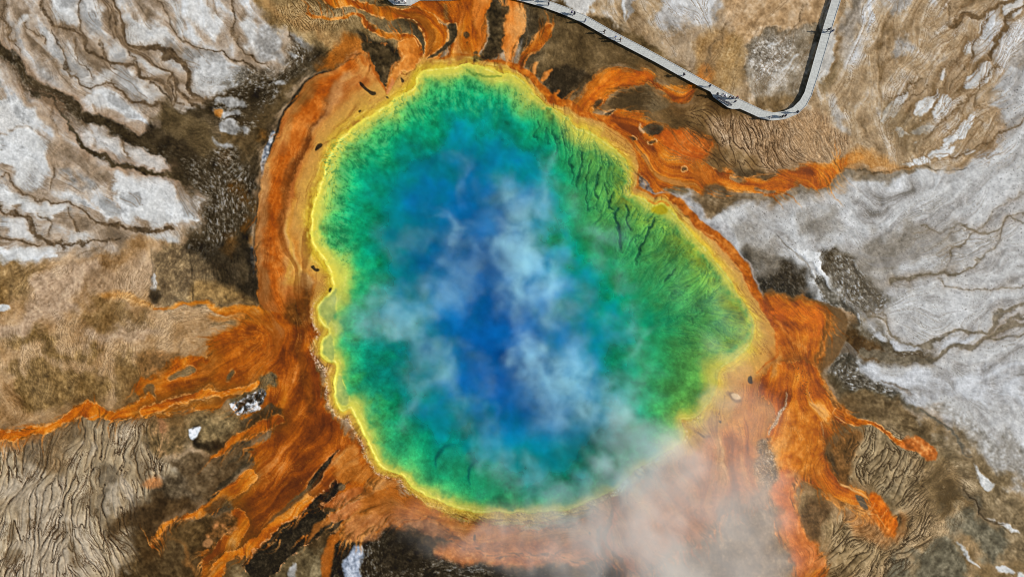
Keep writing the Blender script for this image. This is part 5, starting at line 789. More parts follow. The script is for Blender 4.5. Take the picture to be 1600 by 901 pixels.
# little lagoons in the western rim
for p in ([(505, 498), (498, 490), (502, 478), (516, 462), (528, 450), (526, 470), (520, 495), (512, 512)], [(504, 540), (510, 528), (518, 522), (522, 545), (520, 564), (510, 560)], [(525, 600), (524, 615), (530, 628), (542, 634), (548, 626), (540, 600), (530, 585)]):
    poly(p, T(mix(.04, .1, 0, .1), (0, (130, 156, 84)), (.6, (164, 176, 100)), (1, (200, 196, 110))), 3, (1, 1.5), .7, rim=((232, 222, 96), 1, 0, .7))
# outer corner by the eastern notch
poly([(1020, 322), (1034, 320), (1046, 328), (1040, 334), (1026, 334), (1018, 330)], T(mix(.04, .1, .1, 0), (0, (150, 130, 10)), (1, (214, 190, 30))), 2.5, (1, 1), .85)
path([(1012, 312), (1022, 318), (1034, 316), (1046, 322)], 1.2, (206, 112, 24), 1.6, (1, 1), .9)
# dark holes and islets in the mats
for p in ([(561, 128), (565, 130), (572, 138), (580, 143), (586, 144), (587, 148), (580, 149), (572, 143), (566, 138), (562, 134)], [(626, 121), (631, 124), (632, 128), (628, 130), (627, 126)], [(603, 150), (607, 151), (608, 154), (604, 153)], [(560, 173), (564, 172), (564, 175), (561, 176)], [(493, 230), (497, 225), (503, 224), (504, 228), (499, 232), (492, 236)], [(486, 416), (491, 414), (493, 419), (499, 420), (498, 424), (491, 422)], [(514, 452), (518, 448), (519, 452), (515, 458)],
          [(1169, 590), (1174, 586), (1176, 594), (1176, 599), (1170, 598)], [(1187, 551), (1189, 552), (1188, 554)], [(1122, 646), (1124, 645), (1124, 648)], [(1122, 657), (1127, 657), (1126, 661)], [(741, 833), (743, 836), (742, 846), (740, 842)], [(920, 830), (923, 830), (922, 835)]):
    s2, f2 = field(p, 'poly', pad=10, warp=(.4, .4)); put(s2, ss(-1, .8, f2), BLACK(s2), .8); HT[s2] += .12*ss(-1.5, 1, f2)
poly([(1136, 612), (1146, 612), (1158, 620), (1158, 628), (1150, 628), (1142, 622)], (120, 84, 48), 2.5, (.6, .8), .6)  # shadow left of and below the pale mound, painted into the ground colour
poly([(1142, 616), (1149, 613), (1157, 618), (1157, 623), (1148, 623)], (226, 190, 140), 1.6, (.6, .6), .95)
PD = np.full((NY, NX), -200, np.float32); PD[sl] = D         # distance inside the pool, for the basin
PT = np.zeros((NY, NX), np.float32); PT[sl] = tt*inn
# fine grain everywhere outside the pool
g = 1+(.018*n1*ENV+.05*l1+.02*n5+.03*n2)*(1-.55*np.clip(WET, 0, 1))*(1-.6*ss(-2, 2, PD)); C *= g[..., None]
for k in range(3):                        # crisp mineral edges
    c1 = blur(C[..., k], 1.7); C[..., k] += (C[..., k]-c1)*(.40-.2*ss(0, 10, PD))
    c2 = blur(C[..., k], 14); C[..., k] += (c1-c2)*(.08*ss(4, -4, PD))
np.clip(C, 4, 246, out=C)

# ======================================================================
# HELPERS
# ======================================================================
COL = scene.collection
def tag(o, label=None, cat=None, group=None, kind=None):
    for k, v in (('label', label), ('category', cat), ('group', group), ('kind', kind)):
        if v: o[k] = v
    return o
def link(name, me, mat=None, parent=None):
    o = bpy.data.objects.new(name, me); COL.objects.link(o)
    if mat: me.materials.append(mat)
    if parent: o.parent = parent
    return o
def new_mat(name):
    m = bpy.data.materials.new(name); m.use_nodes = True
    return m, m.node_tree, m.node_tree.nodes['Principled BSDF']
def simple_mat(name, col, rough=.7, var=.25, scale=6.0, metal=0.0):
    m, nt, b = new_mat(name)
    n = nt.nodes.new('ShaderNodeTexNoise'); n.inputs['Scale'].default_value = scale; n.inputs['Detail'].default_value = 5
    r = nt.nodes.new('ShaderNodeValToRGB')
    c = [min(1, v) for v in col]
    r.color_ramp.elements[0].position = .3; r.color_ramp.elements[1].position = .7
    r.color_ramp.elements[0].color = (*[v*(1-var) for v in c], 1); r.color_ramp.elements[1].color = (*[min(1, v*(1+var)) for v in c], 1)
    t = nt.nodes.new('ShaderNodeTexCoord')
    nt.links.new(t.outputs['Object'], n.inputs['Vector']); nt.links.new(n.outputs[0], r.inputs[0]); nt.links.new(r.outputs[0], b.inputs['Base Color'])
    b.inputs['Roughness'].default_value = rough; b.inputs['Metallic'].default_value = metal
    return m
def grid_mesh(name, xs, ys, zs):
    """height sheet from 1-D coordinates xs, ys (rows follow ys) and heights zs[j, i]"""
    nx, ny = len(xs), len(ys)
    me = bpy.data.meshes.new(name)
    co = np.empty((ny, nx, 3), np.float32); co[..., 0] = xs[None, :]; co[..., 1] = ys[:, None]; co[..., 2] = zs
    i = np.arange(nx-1)[None, :]; j = np.arange(ny-1)[:, None]; a = (j*nx+i).astype(np.int32)
    q = np.stack([a, a+nx, a+nx+1, a+1], -1).reshape(-1, 4)
    return co, q, me
def fill_mesh(me, co, q):
    me.vertices.add(len(co)); me.vertices.foreach_set('co', co.ravel())
    me.loops.add(q.size); me.loops.foreach_set('vertex_index', q.ravel())
    me.polygons.add(len(q)); me.polygons.foreach_set('loop_start', np.arange(0, q.size, 4, dtype=np.int32))
    me.polygons.foreach_set('use_smooth', np.ones(len(q), bool))
    me.update(calc_edges=True)
def set_attr(me, name, kind, arr):
    a = me.attributes.new(name, kind, 'POINT')
    a.data.foreach_set('color' if kind == 'FLOAT_COLOR' else 'value', np.ascontiguousarray(arr, dtype=np.float32).ravel())

# ======================================================================
# GROUND: one sheet, fine where the spring lies and coarser out to the horizon
# ======================================================================
ALB = lin(np.clip(C, 0, 255))/KEXP
ALB = np.clip(ALB-.003, 0.0015, 0.8)
inside = ss(-.5, 1.5, PD)
dm = np.maximum(PD, 0)*M_
basin = -(0.10*ss(0, .8, dm)+0.35*ss(.8, 5, dm)+1.4*ss(4, 18, dm)+5.0*ss(14, 45, dm)*ss(.25, .9, PT))
micro = 0.02*n1+0.06*l1+0.10*n4+0.06*l2
lumi = blur(C.mean(-1), 1.5)-blur(C.mean(-1), 9)
dip = ss(-30, 20, np.minimum(np.minimum(X-1150, 1330-X), 172-Y-np.maximum(0, (1262-X)*-.0)))
relief = HT*.30-.12*dip+micro*(.10-.07*WET)*(1-.75*ss(0, .6, PT))*(1-.3*inside)+0.0012*np.clip(lumi, -40, 40)*(1-inside)
Z = relief+basin
grow = np.cumsum(np.concatenate([1.3*1.13**np.arange(34), 1.3*1.13**34*1.6**np.arange(9)]))*S
gxx = np.concatenate([(MX0-grow)[::-1], gx, MX1+grow]); gyy = np.concatenate([(MY0-grow)[::-1], gy, MY1+grow])
ng = len(grow)
def padded(a, soft):
    """carry the map on beyond its edge"""
    pw = ((ng, ng), (ng, ng))+(((0, 0),) if a.ndim == 3 else ())
    return np.pad(a, pw, mode='reflect' if soft else 'edge')
ca = padded(ALB, True); za = padded(Z, True)
fx_ = np.concatenate([np.arange(ng)[::-1]+1, np.zeros(NX), np.arange(ng)+1]); fy_ = np.concatenate([np.arange(ng)[::-1]+1, np.zeros(NY), np.arange(ng)+1])
ff_ = ss(2, 22, np.maximum(fx_[None, :], fy_[:, None]))
za = za*(1-ff_)
co, q, me = grid_mesh('ground', (gxx-800)*M_, (450.5-gyy)*M_, za)
fill_mesh(me, co.reshape(-1, 3), q)
set_attr(me, 'tint', 'FLOAT_COLOR', np.concatenate([ca, np.ones(ca.shape[:2]+(1,), np.float32)], -1))
set_attr(me, 'wet', 'FLOAT', padded(np.clip(WET, 0, 1), False))
set_attr(me, 'outer', 'FLOAT', ff_)
gm, nt, b = new_mat('sinter_mats_and_mud')
at = nt.nodes.new('ShaderNodeAttribute'); at.attribute_name = 'tint'
aw = nt.nodes.new('ShaderNodeAttribute'); aw.attribute_name = 'wet'
geo = nt.nodes.new('ShaderNodeNewGeometry')
nz = nt.nodes.new('ShaderNodeTexNoise'); nz.inputs['Scale'].default_value = 2.6; nz.inputs['Detail'].default_value = 4; nz.inputs['Roughness'].default_value = .65
nt.links.new(geo.outputs['Position'], nz.inputs['Vector'])
mr = nt.nodes.new('ShaderNodeMapRange'); mr.inputs[1].default_value = .25; mr.inputs[2].default_value = .75; mr.inputs[3].default_value = .95; mr.inputs[4].default_value = 1.05
nt.links.new(nz.outputs[0], mr.inputs[0])
mx = nt.nodes.new('ShaderNodeVectorMath'); mx.operation = 'SCALE'
nt.links.new(at.outputs['Color'], mx.inputs[0]); nt.links.new(mr.outputs[0], mx.inputs['Scale']); ao = nt.nodes.new('ShaderNodeAttribute'); ao.attribute_name = 'outer'
no = nt.nodes.new('ShaderNodeTexNoise'); no.inputs['Scale'].default_value = .035; no.inputs['Detail'].default_value = 11; no.inputs['Roughness'].default_value = .62; no.inputs['Distortion'].default_value = .8
nt.links.new(geo.outputs['Position'], no.inputs['Vector'])
ro = nt.nodes.new('ShaderNodeValToRGB'); ro.color_ramp.elements[0].position = .36; ro.color_ramp.elements[1].position = .66
ro.color_ramp.elements[0].color = (.10, .07, .035, 1); ro.color_ramp.elements[1].color = (.42, .40, .36, 1); e_ = ro.color_ramp.elements.new(.5); e_.color = (.27, .20, .12, 1)
nt.links.new(no.outputs[0], ro.inputs[0])
mo = nt.nodes.new('ShaderNodeMix'); mo.data_type = 'RGBA'
nt.links.new(ao.outputs['Fac'], mo.inputs['Factor']); nt.links.new(mx.outputs[0], mo.inputs['A']); nt.links.new(ro.outputs[0], mo.inputs['B']); nt.links.new(mo.outputs['Result'], b.inputs['Base Color'])
rr = nt.nodes.new('ShaderNodeMapRange'); rr.inputs[3].default_value = .92; rr.inputs[4].default_value = .5
nt.links.new(aw.outputs['Fac'], rr.inputs[0]); nt.links.new(rr.outputs[0], b.inputs['Roughness'])
b.inputs['Specular IOR Level'].default_value = .10
ground = tag(link('ground', me, gm), 'mineral crust, orange microbial mats and mud flats around the hot spring', None, None, 'structure')

# ======================================================================
# WATER of the spring: clear over the shelf, scattering blue over the deep vent
# ======================================================================
js, is_ = np.where(PD > -4)
j0, j1, i0, i1 = js.min(), js.max()+1, is_.min(), is_.max()+1
k2 = (slice(j0, j1, 2), slice(i0, i1, 2))
wz = np.full(PD[k2].shape, -0.05, np.float32)+.012*n4[k2]
co, q, me = grid_mesh('water', (gx[i0:i1:2]-800)*M_, (450.5-gy[j0:j1:2])*M_, wz)
keep = PD[k2].ravel() > -3
qk = q[keep[q].all(1)]
used = np.unique(qk); remap = np.full(keep.size, -1, np.int32); remap[used] = np.arange(len(used), dtype=np.int32)
fill_mesh(me, co.reshape(-1, 3)[used], remap[qk])
al = np.clip(.12*ss(2, 20, PD)+.80*ss(.12, .75, PT), 0, .9)[k2]
wc = blur(ALB[..., 0], 1.1), blur(ALB[..., 1], 1.1), blur(ALB[..., 2], 1.1)
wc = np.stack([c[k2] for c in wc], -1)*(2-al)[..., None]
set_attr(me, 'tint', 'FLOAT_COLOR', np.concatenate([wc, np.ones(al.shape+(1,), np.float32)], -1).reshape(-1, 4)[used])
set_attr(me, 'depth_haze', 'FLOAT', al.ravel()[used])
wm, nt, b = new_mat('hot_spring_water'); nt.nodes.remove(b)
out = nt.nodes['Material Output']
at = nt.nodes.new('ShaderNodeAttribute'); at.attribute_name = 'tint'
aa = nt.nodes.new('ShaderNodeAttribute'); aa.attribute_name = 'depth_haze'
dif = nt.nodes.new('ShaderNodeBsdfDiffuse'); tr = nt.nodes.new('ShaderNodeBsdfTransparent'); gl = nt.nodes.new('ShaderNodeBsdfGlossy'); gl.inputs['Roughness'].default_value = .06
m1 = nt.nodes.new('ShaderNodeMixShader'); m2 = nt.nodes.new('ShaderNodeMixShader'); lw = nt.nodes.new('ShaderNodeLayerWeight'); pw_ = nt.nodes.new('ShaderNodeMath'); pw_.operation = 'POWER'; pw_.inputs[1].default_value = 5.0; fr = nt.nodes.new('ShaderNodeMath'); fr.operation = 'MULTIPLY_ADD'; fr.inputs[1].default_value = .9; fr.inputs[2].default_value = .008
geo = nt.nodes.new('ShaderNodeNewGeometry'); nz = nt.nodes.new('ShaderNodeTexNoise'); nz.inputs['Scale'].default_value = 1.3; nz.inputs['Detail'].default_value = 3
bp = nt.nodes.new('ShaderNodeBump'); bp.inputs['Strength'].default_value = .12; bp.inputs['Distance'].default_value = .1
L = nt.links.new
L(geo.outputs['Position'], nz.inputs['Vector']); L(nz.outputs[0], bp.inputs['Height']); L(bp.outputs[0], gl.inputs['Normal']); L(lw.outputs['Facing'], pw_.inputs[0]); L(pw_.outputs[0], fr.inputs[0])
L(at.outputs['Color'], dif.inputs[0]); L(aa.outputs['Fac'], m1.inputs[0]); L(tr.outputs[0], m1.inputs[1]); L(dif.outputs[0], m1.inputs[2])
L(fr.outputs[0], m2.inputs[0]); L(m1.outputs[0], m2.inputs[1]); L(gl.outputs[0], m2.inputs[2]); L(m2.outputs[0], out.inputs['Surface'])
tag(link('water', me, wm), 'steaming hot spring water, blue over the vent and green over the shelf', None, None, 'structure')

# ======================================================================
# BOARDWALK
# ======================================================================
ZD = 0.52
PAIRS = [((500, -30), (506, -50)), ((560, -14), (566, -34)), ((604, -1), (608, -22)), ((616, 8), (617, -20)), ((641, 9), (641, -18)), ((656, 1), (657, -15)), ((700, 1), (700, -12)), ((770, -3), (771, -15.5)), ((803, -.5), (806, -12.5)), ((827, 5.5), (831.5, -6)), ((850, 12), (855.5, 1)), ((880, 23), (886, 12)), ((910, 36), (916, 25)),
         ((952, 60), (958, 49)), ((1000, 85), (1006, 74)), ((1024, 97.5), (1030, 87)), ((1062, 119), (1068, 108)), ((1092, 135), (1098, 124.5)), ((1110, 143.5), (1117, 134.5)), ((1115, 152), (1125, 138.8)), ((1137, 168), (1147, 150.5)), ((1144, 170.5), (1153, 153.5)), ((1156, 170), (1163, 158.5)), ((1189, 185), (1194, 173)),
         ((1207, 188.5), (1208, 176)), ((1226, 186.5), (1224, 174.5)), ((1247, 178), (1239, 168)), ((1260, 165), (1250, 157)), ((1268, 150), (1257, 144.5)), ((1278, 120), (1265.5, 116)), ((1290, 80), (1276.5, 77)), ((1301.5, 40), (1288, 37)), ((1314, 0), (1300, -2)), ((1330, -60), (1316, -63)), ((1350, -140), (1336, -143))]
pa = np.array([[*a, *b_] for a, b_ in PAIRS], float)
sec = []
for k in range(len(pa)-1):
    n = max(1, int(np.hypot(*(pa[k+1, :2]+pa[k+1, 2:]-pa[k, :2]-pa[k, 2:])/2)*M_/.22+.5))
    for t in np.arange(n)/n:
        sec.append(pa[k]*(1-t)+pa[k+1]*t)
sec.append(pa[-1])
sec = [(W(s[0], s[1], ZD), W(s[2], s[3], ZD)) for s in sec]
rnd = random.Random(3)
boardwalk = bpy.data.objects.new('boardwalk', None); COL.objects.link(boardwalk)
boardwalk.location = (W(1000, 85, 0).x, W(1000, 85, 0).y, 0.0)
tag(boardwalk, 'weathered grey plank boardwalk on low posts curving around the spring', 'boardwalk')
OFF = boardwalk.location.copy()
bm = bmesh.new(); pl = bm.verts.layers.float.new('plank_tone')
def slab(bm, p, z0, z1, tone=None):
    """box over the quad p (counter-clockwise or not) between heights z0 and z1"""
    lo = [bm.verts.new((v.x-OFF.x, v.y-OFF.y, z0)) for v in p]; hi = [bm.verts.new((v.x-OFF.x, v.y-OFF.y, z1)) for v in p]
    if tone is not None:
        for v in lo+hi: v[pl] = tone
    bm.faces.new(hi); bm.faces.new(lo[::-1])
    for a in range(len(p)):
        c = (a+1) % len(p); bm.faces.new((lo[a], lo[c], hi[c], hi[a]))
for k in range(len(sec)-1):
    a0, b0 = sec[k]; a1, b1 = sec[k+1]
    g = .06
    dz = rnd.uniform(-.006, .006)
    ex = rnd.uniform(-.01, .01)
    slab(bm, (a0.lerp(a1, g).lerp(b0, ex), a0.lerp(a1, 1-g).lerp(b1, ex), b0.lerp(b1, 1-g), b0.lerp(b1, g)), ZD-.05, ZD+dz, rnd.random())
bmesh.ops.recalc_face_normals(bm, faces=bm.faces[:])
me = bpy.data.meshes.new('deck'); bm.to_mesh(me); bm.free()
dmat, nt, b = new_mat('weathered_planks')
at = nt.nodes.new('ShaderNodeAttribute'); at.attribute_name = 'plank_tone'
nz = nt.nodes.new('ShaderNodeTexNoise'); nz.inputs['Scale'].default_value = 3; nz.inputs['Detail'].default_value = 6
tc = nt.nodes.new('ShaderNodeTexCoord'); nt.links.new(tc.outputs['Object'], nz.inputs['Vector'])
ad = nt.nodes.new('ShaderNodeMath'); ad.operation = 'MULTIPLY_ADD'; ad.inputs[1].default_value = .35
nt.links.new(at.outputs['Fac'], ad.inputs[0]); nt.links.new(nz.outputs[0], ad.inputs[2])
cr = nt.nodes.new('ShaderNodeValToRGB'); cr.color_ramp.elements[0].position = .35; cr.color_ramp.elements[1].position = .95
cr.color_ramp.elements[0].color = (.36, .362, .33, 1); cr.color_ramp.elements[1].color = (.49, .495, .45, 1)
nt.links.new(ad.outputs[0], cr.inputs[0]); nt.links.new(cr.outputs[0], b.inputs['Base Color']); b.inputs['Roughness'].default_value = .85
link('deck', me, dmat, boardwalk)
kmat = simple_mat('grey_timber', (.44, .44, .41), .85, .2, 4); pmat = simple_mat('dark_timber', (.12, .10, .08), .9, .3, 4)
for side in (0, 1):
    bm = bmesh.new(); pl = bm.verts.layers.float.new('plank_tone')
    for k in range(0, len(sec)-1):
        p0, o0 = sec[k][side], sec[k][1-side]; p1, o1 = sec[k+1][side], sec[k+1][1-side]
        f0 = .10/max(.3, (o0-p0).length); f1 = .10/max(.3, (o1-p1).length)
        e = p0.lerp(p1, .02)
        slab(bm, (p0, p1, p1.lerp(o1, f1), p0.lerp(o0, f0)), ZD+.03, ZD+.08)
        if k % 6 == 0:
            slab(bm, (p0.lerp(p1, .1), p0.lerp(p1, .8), p0.lerp(p1, .8).lerp(o0, f0*.9), p0.lerp(p1, .1).lerp(o0, f0*.9)), ZD+.008, ZD+.029)
    bmesh.ops.recalc_face_normals(bm, faces=bm.faces[:])
    me = bpy.data.meshes.new('kerb_rail'); bm.to_mesh(me); bm.free(); link('kerb_rail', me, kmat, boardwalk)
    bm = bmesh.new(); pl = bm.verts.layers.float.new('plank_tone')
    for k in range(0, len(sec)-1):
        p0, o0 = sec[k][side], sec[k][1-side]; p1, o1 = sec[k+1][side], sec[k+1][1-side]
        slab(bm, (p0.lerp(o0, .06), p1.lerp(o1, .06), p1.lerp(o1, .11), p0.lerp(o0, .11)), ZD-.26, ZD-.054)
    bmesh.ops.recalc_face_normals(bm, faces=bm.faces[:])
    me = bpy.data.meshes.new('stringer'); bm.to_mesh(me); bm.free(); link('stringer', me, pmat, boardwalk)
post_me = None
np_ = 0
for k in range(2, len(sec)-1, 14):
    for side in (0, 1):
        if np_ >= 98: break
        p = sec[k][side].lerp(sec[k][1-side], .17)
        if post_me is None:
            bm = bmesh.new(); bmesh.ops.create_cube(bm, size=1, matrix=Matrix.Translation((0, 0, -.5))@Matrix.Diagonal((.14, .14, 1.5, 1)))
            bmesh.ops.bevel(bm, geom=[e for e in bm.edges], offset=.012, segments=1, affect='EDGES')
            post_me = bpy.data.meshes.new('post'); bm.to_mesh(post_me); bm.free(); post_me.materials.append(pmat)
        o = bpy.data.objects.new('post', post_me); COL.objects.link(o); o.parent = boardwalk
        o.location = (p.x-OFF.x, p.y-OFF.y, ZD-.27+.0); np_ += 1

# bench on the widened platform
def box(bm, c, s, rot=None):
    m = Matrix.Translation(c)@(rot or Matrix.Identity(4))@Matrix.Diagonal((*s, 1))
    return bmesh.ops.create_cube(bm, size=1, matrix=m)
def mesh_of(name, fn, mat, parent, bev=.008):
    bm = bmesh.new(); fn(bm)
    bmesh.ops.bevel(bm, geom=bm.edges[:], offset=bev, segments=1, affect='EDGES')
    me = bpy.data.meshes.new(name); bm.to_mesh(me); bm.free(); return link(name, me, mat, parent)
bench = bpy.data.objects.new('bench', None); COL.objects.link(bench)
pb0, pb1 = W(1121, 152.5, ZD+.45), W(1144, 164.5, ZD+.45)
bench.location = ((pb0.x+pb1.x)/2, (pb0.y+pb1.y)/2, ZD+.01); bench.rotation_euler = (0, 0, math.atan2(pb1.y-pb0.y, pb1.x-pb0.x))
LB = (pb1-pb0).length
tag(bench, 'long dark backless timber bench on the widened boardwalk platform', 'bench')
bmat = simple_mat('dark_stained_timber', (.035, .035, .045), .7, .3, 5)
def seat(bm):
    for k in range(3): box(bm, (0, (k-1)*.15, .44), (LB, .135, .05))
mesh_of('seat', seat, bmat, bench)
for k in range(4):
    mesh_of('leg', lambda bm, k=k: (box(bm, ((k-1.5)*LB*.29, -.14, .205), (.09, .08, .41)), box(bm, ((k-1.5)*LB*.29, .14, .205), (.09, .08, .41)), box(bm, ((k-1.5)*LB*.29, 0, .37), (.088, .2, .07))), bmat, bench)

# ======================================================================
# PEOPLE on the boardwalk
# ======================================================================
def skin(name, verts, edges, radii, root=0, sub=1):
    me = bpy.data.meshes.new(name); me.from_pydata([Vector(v) for v in verts], edges, [])
    o = bpy.data.objects.new(name, me); COL.objects.link(o)
    md = o.modifiers.new('s', 'SKIN'); md.use_smooth_shade = True
    for v, r in zip(me.skin_vertices[0].data, radii): v.radius = (r, r) if not isinstance(r, tuple) else r
    me.skin_vertices[0].data[root].use_root = True
    o.modifiers.new('u', 'SUBSURF').levels = sub
    dg = bpy.context.evaluated_depsgraph_get(); dg.update()
    out = bpy.data.meshes.new_from_object(o.evaluated_get(dg))
    bpy.data.objects.remove(o); bpy.data.meshes.remove(me)
    out.name = name
    return out
def pose(kind):
    """joints of a 1.72 m figure facing +Y: returns dict"""
    J = dict(pel=(0, 0, .93), waist=(0, 0, 1.08), chest=(0, .01, 1.28), neck=(0, .0, 1.46), chin=(0, .02, 1.54), head=(0, .03, 1.63), top=(0, .02, 1.71))
    st = {'stand': 0, 'walk': .22, 'photo': .04, 'hips': .03}[kind]
    for s, n in ((-1, 'L'), (1, 'R')):
        f = st*s
        J['hip'+n] = (.095*s, 0, .88); J['knee'+n] = (.10*s, f*.6+.02, .48); J['ank'+n] = (.105*s, f-.03, .085); J['toe'+n] = (.115*s, f+.15, .035)
        J['sh'+n] = (.185*s, 0, 1.41)
        if kind == 'photo': e, h = (.24*s, .17, 1.22), (.07*s, .36, 1.45)
        elif kind == 'hips': e, h = (.37*s, -.09, 1.18), (.19*s, .06, 1.02)
        elif kind == 'walk': e, h = (.235*s, -f*.5-.03, 1.14), (.24*s, -f*1.1+.08, .92)
        else: e, h = (.23*s, -.03, 1.13), (.235*s, .06, .89)
        J['el'+n] = e; J['wr'+n] = h
    return J
def figure(kind):
    J = pose(kind); V, E, Rr, ix = [], [], [], {}
    def add(n, p, r, to=None):
        ix[n] = len(V); V.append(p); Rr.append(r)
        if to: E.append((ix[to], ix[n]))
    add('pel', J['pel'], (.15, .11)); add('waist', J['waist'], (.135, .095), 'pel'); add('chest', J['chest'], (.155, .105), 'waist'); add('neck', J['neck'], .058, 'chest')
    add('chin', J['chin'], .072, 'neck'); add('head', J['head'], (.082, .098), 'chin'); add('top', J['top'], .055, 'head')
    add('nose', (0, .135, 1.605), .014, 'head')
    for n, s in (('L', -1), ('R', 1)):
        add('hip'+n, J['hip'+n], .088, 'pel'); add('knee'+n, J['knee'+n], .058, 'hip'+n); add('ank'+n, J['ank'+n], .042, 'knee'+n); add('toe'+n, J['toe'+n], .034, 'ank'+n)
        add('sh'+n, J['sh'+n], .058, 'chest'); add('el'+n, J['el'+n], .042, 'sh'+n); add('wr'+n, J['wr'+n], .028, 'el'+n)
        d = (Vector(J['wr'+n])-Vector(J['el'+n])).normalized(); sd = d.cross(Vector((1, 0, 0))).normalized(); nn = d.cross(sd)
        w = Vector(J['wr'+n]); add('palm'+n, tuple(w+d*.07), .026, 'wr'+n)
        for k, (o, ln) in enumerate(((-.030, .075), (-.010, .088), (.010, .082), (.029, .066))):
            add(f'f{k}'+n, tuple(w+d*(.07+ln*.6)+sd*o+nn*.008*s), .0095, 'palm'+n); add(f'g{k}'+n, tuple(w+d*(.07+ln)+sd*o*1.1+nn*.026*s), .0085, f'f{k}'+n)
        add('t0'+n, tuple(w+d*.045+sd*-.045), .010, 'palm'+n); add('t1'+n, tuple(w+d*.085+sd*-.058), .009, 't0'+n)
    body = skin('body', V, E, Rr)
    def sub(names, grow, cut=None):
        vs, es, rs, m = [], [], [], {}
        for a, b_ in names:
            for x in (a, b_):
                if x not in m: m[x] = len(vs); vs.append(V[ix[x]]); r = Rr[ix[x]]; rs.append(tuple(v+grow for v in r) if isinstance(r, tuple) else (r+grow, r+grow))
            es.append((m[a], m[b_]))
        return vs, es, rs
    sh = sub([('pel', 'waist'), ('waist', 'chest'), ('chest', 'shL'), ('chest', 'shR'), ('shL', 'elL'), ('shR', 'elR'), ('elL', 'wrL'), ('elR', 'wrR')], .03)
    shirt = skin('jacket', *sh)
    tr_ = sub([('pel', 'hipL'), ('pel', 'hipR'), ('hipL', 'kneeL'), ('hipR', 'kneeR'), ('kneeL', 'ankL'), ('kneeR', 'ankR')], .02)
    trousers = skin('trousers', *tr_)
    hair = skin('hair', [(0, -.035, 1.585), (0, -.012, 1.655), (0, .025, 1.685)], [(0, 1), (1, 2)], [(.078, .07), (.088, .092), (.07, .062)], 1)
    shoe = {}
    for n in 'LR':
        a, t = Vector(J['ank'+n]), Vector(J['toe'+n])
        shoe[n] = skin('shoe', [tuple(a+Vector((0, -.05, -.035))), tuple((a+t)/2+Vector((0, 0, -.02))), tuple(t+Vector((0, .02, .008)))], [(0, 1), (1, 2)], [(.045, .045), (.05, .045), (.04, .034)], 1)
    return dict(body=body, jacket=shirt, trousers=trousers, hair=hair, shoes=shoe)
FIG = {k: figure(k) for k in ('stand', 'walk', 'photo', 'hips')}
hat_me = bpy.data.meshes.new('hat'); bm = bmesh.new()
rings = [(.19, 1.665), (.175, 1.672), (.105, 1.685), (.10, 1.75), (.06, 1.785), (.0, 1.79)]
prev = None
for r_, z_ in rings:
    ring = [bm.verts.new((r_*math.cos(a*math.pi/8), .02+r_*1.05*math.sin(a*math.pi/8), z_)) for a in range(16)] if r_ else [bm.verts.new((0, .02, z_))]*16
    if prev:
        for a in range(16):
            f = [prev[a], prev[(a+1) % 16], ring[(a+1) % 16], ring[a]]; f = list(dict.fromkeys(f)); bm.faces.new(f)
    prev = ring
bm.to_mesh(hat_me); bm.free()
pack_bm = bmesh.new(); box(pack_bm, (0, -.19, 1.22), (.28, .17, .42)); bmesh.ops.bevel(pack_bm, geom=pack_bm.edges[:], offset=.05, segments=2, affect='EDGES')
pack_me = bpy.data.meshes.new('backpack'); pack_bm.to_mesh(pack_me); pack_bm.free()
CLOTH = {n: simple_mat('cloth_'+n, c, .85, .15, 9) for n, c in dict(black=(.02, .02, .024), navy=(.02, .03, .07), grey=(.16, .16, .17), white=(.7, .7, .68), red=(.32, .03, .03), blue=(.05, .12, .35), green=(.05, .12, .06), tan=(.35, .27, .17), lilac=(.36, .28, .46), denim=(.07, .10, .18)).items()}
SKINM = simple_mat('skin', (.5, .33, .25), .6, .08, 20); HAIRM = {n: simple_mat('hair_'+n, c, .6, .2, 20) for n, c in dict(dark=(.02, .015, .01), brown=(.08, .045, .025), fair=(.3, .2, .1)).items()}
made = {}
def person(px, py, face, kind, jk, trs, label, hair='dark', extra=None, scale=1.12, group=None):
    p = bpy.data.objects.new('person', None); COL.objects.link(p)
    w = W(px, py, ZD); p.location = (w.x, w.y, ZD+.008); p.rotation_euler = (0, 0, R(face)); p.scale = (scale,)*3
    tag(p, label, 'person', group or 'visitors on the boardwalk')
    def piece(name, src, mat, par):
        key = (kind, name, src.name, mat.name)
        if key not in made:
            m = src.copy(); m.name = name; m.materials.clear(); m.materials.append(mat); made[key] = m
        o = bpy.data.objects.new(name, made[key]); COL.objects.link(o); o.parent = par; return o
    f = FIG[kind]
    piece('body', f['body'], SKINM, p); piece('hair', f['hair'], HAIRM[hair], p); piece('jacket', f['jacket'], CLOTH[jk], p); piece('trousers', f['trousers'], CLOTH[trs], p)
    for n in 'LR': piece('shoe', f['shoes'][n], CLOTH['black'], p)
    if extra == 'hat': piece('hat', hat_me, CLOTH['tan'], p)
    if extra == 'whitehat': piece('hat', hat_me, CLOTH['white'], p)
    if extra == 'pack': piece('backpack', pack_me, CLOTH['red'], p)
    if extra == 'darkpack': piece('backpack', pack_me, CLOTH['black'], p)
    return p
person(832, 1, 100, 'walk', 'navy', 'black', 'person in navy jacket walking nearest the top edge on the diagonal boardwalk')
person(857, 9, 110, 'stand', 'black', 'denim', 'person in black jacket, lower of the pair beside the white crust patch', hair='brown')
person(858, 3, 80, 'photo', 'grey', 'black', 'person in grey jacket, upper of the pair beside the white crust patch', extra='darkpack')
person(897, 23.5, 150, 'walk', 'black', 'navy', 'person in black jacket and navy trousers walking beside a person in lilac')
person(893, 21.5, 150, 'walk', 'lilac', 'black', 'person in lilac jacket walking beside a person in black', hair='brown', scale=.96)
person(914, 34.5, 60, 'stand', 'navy', 'denim', 'lone person in navy jacket and denim near the boardwalk kerb above the dark mud')
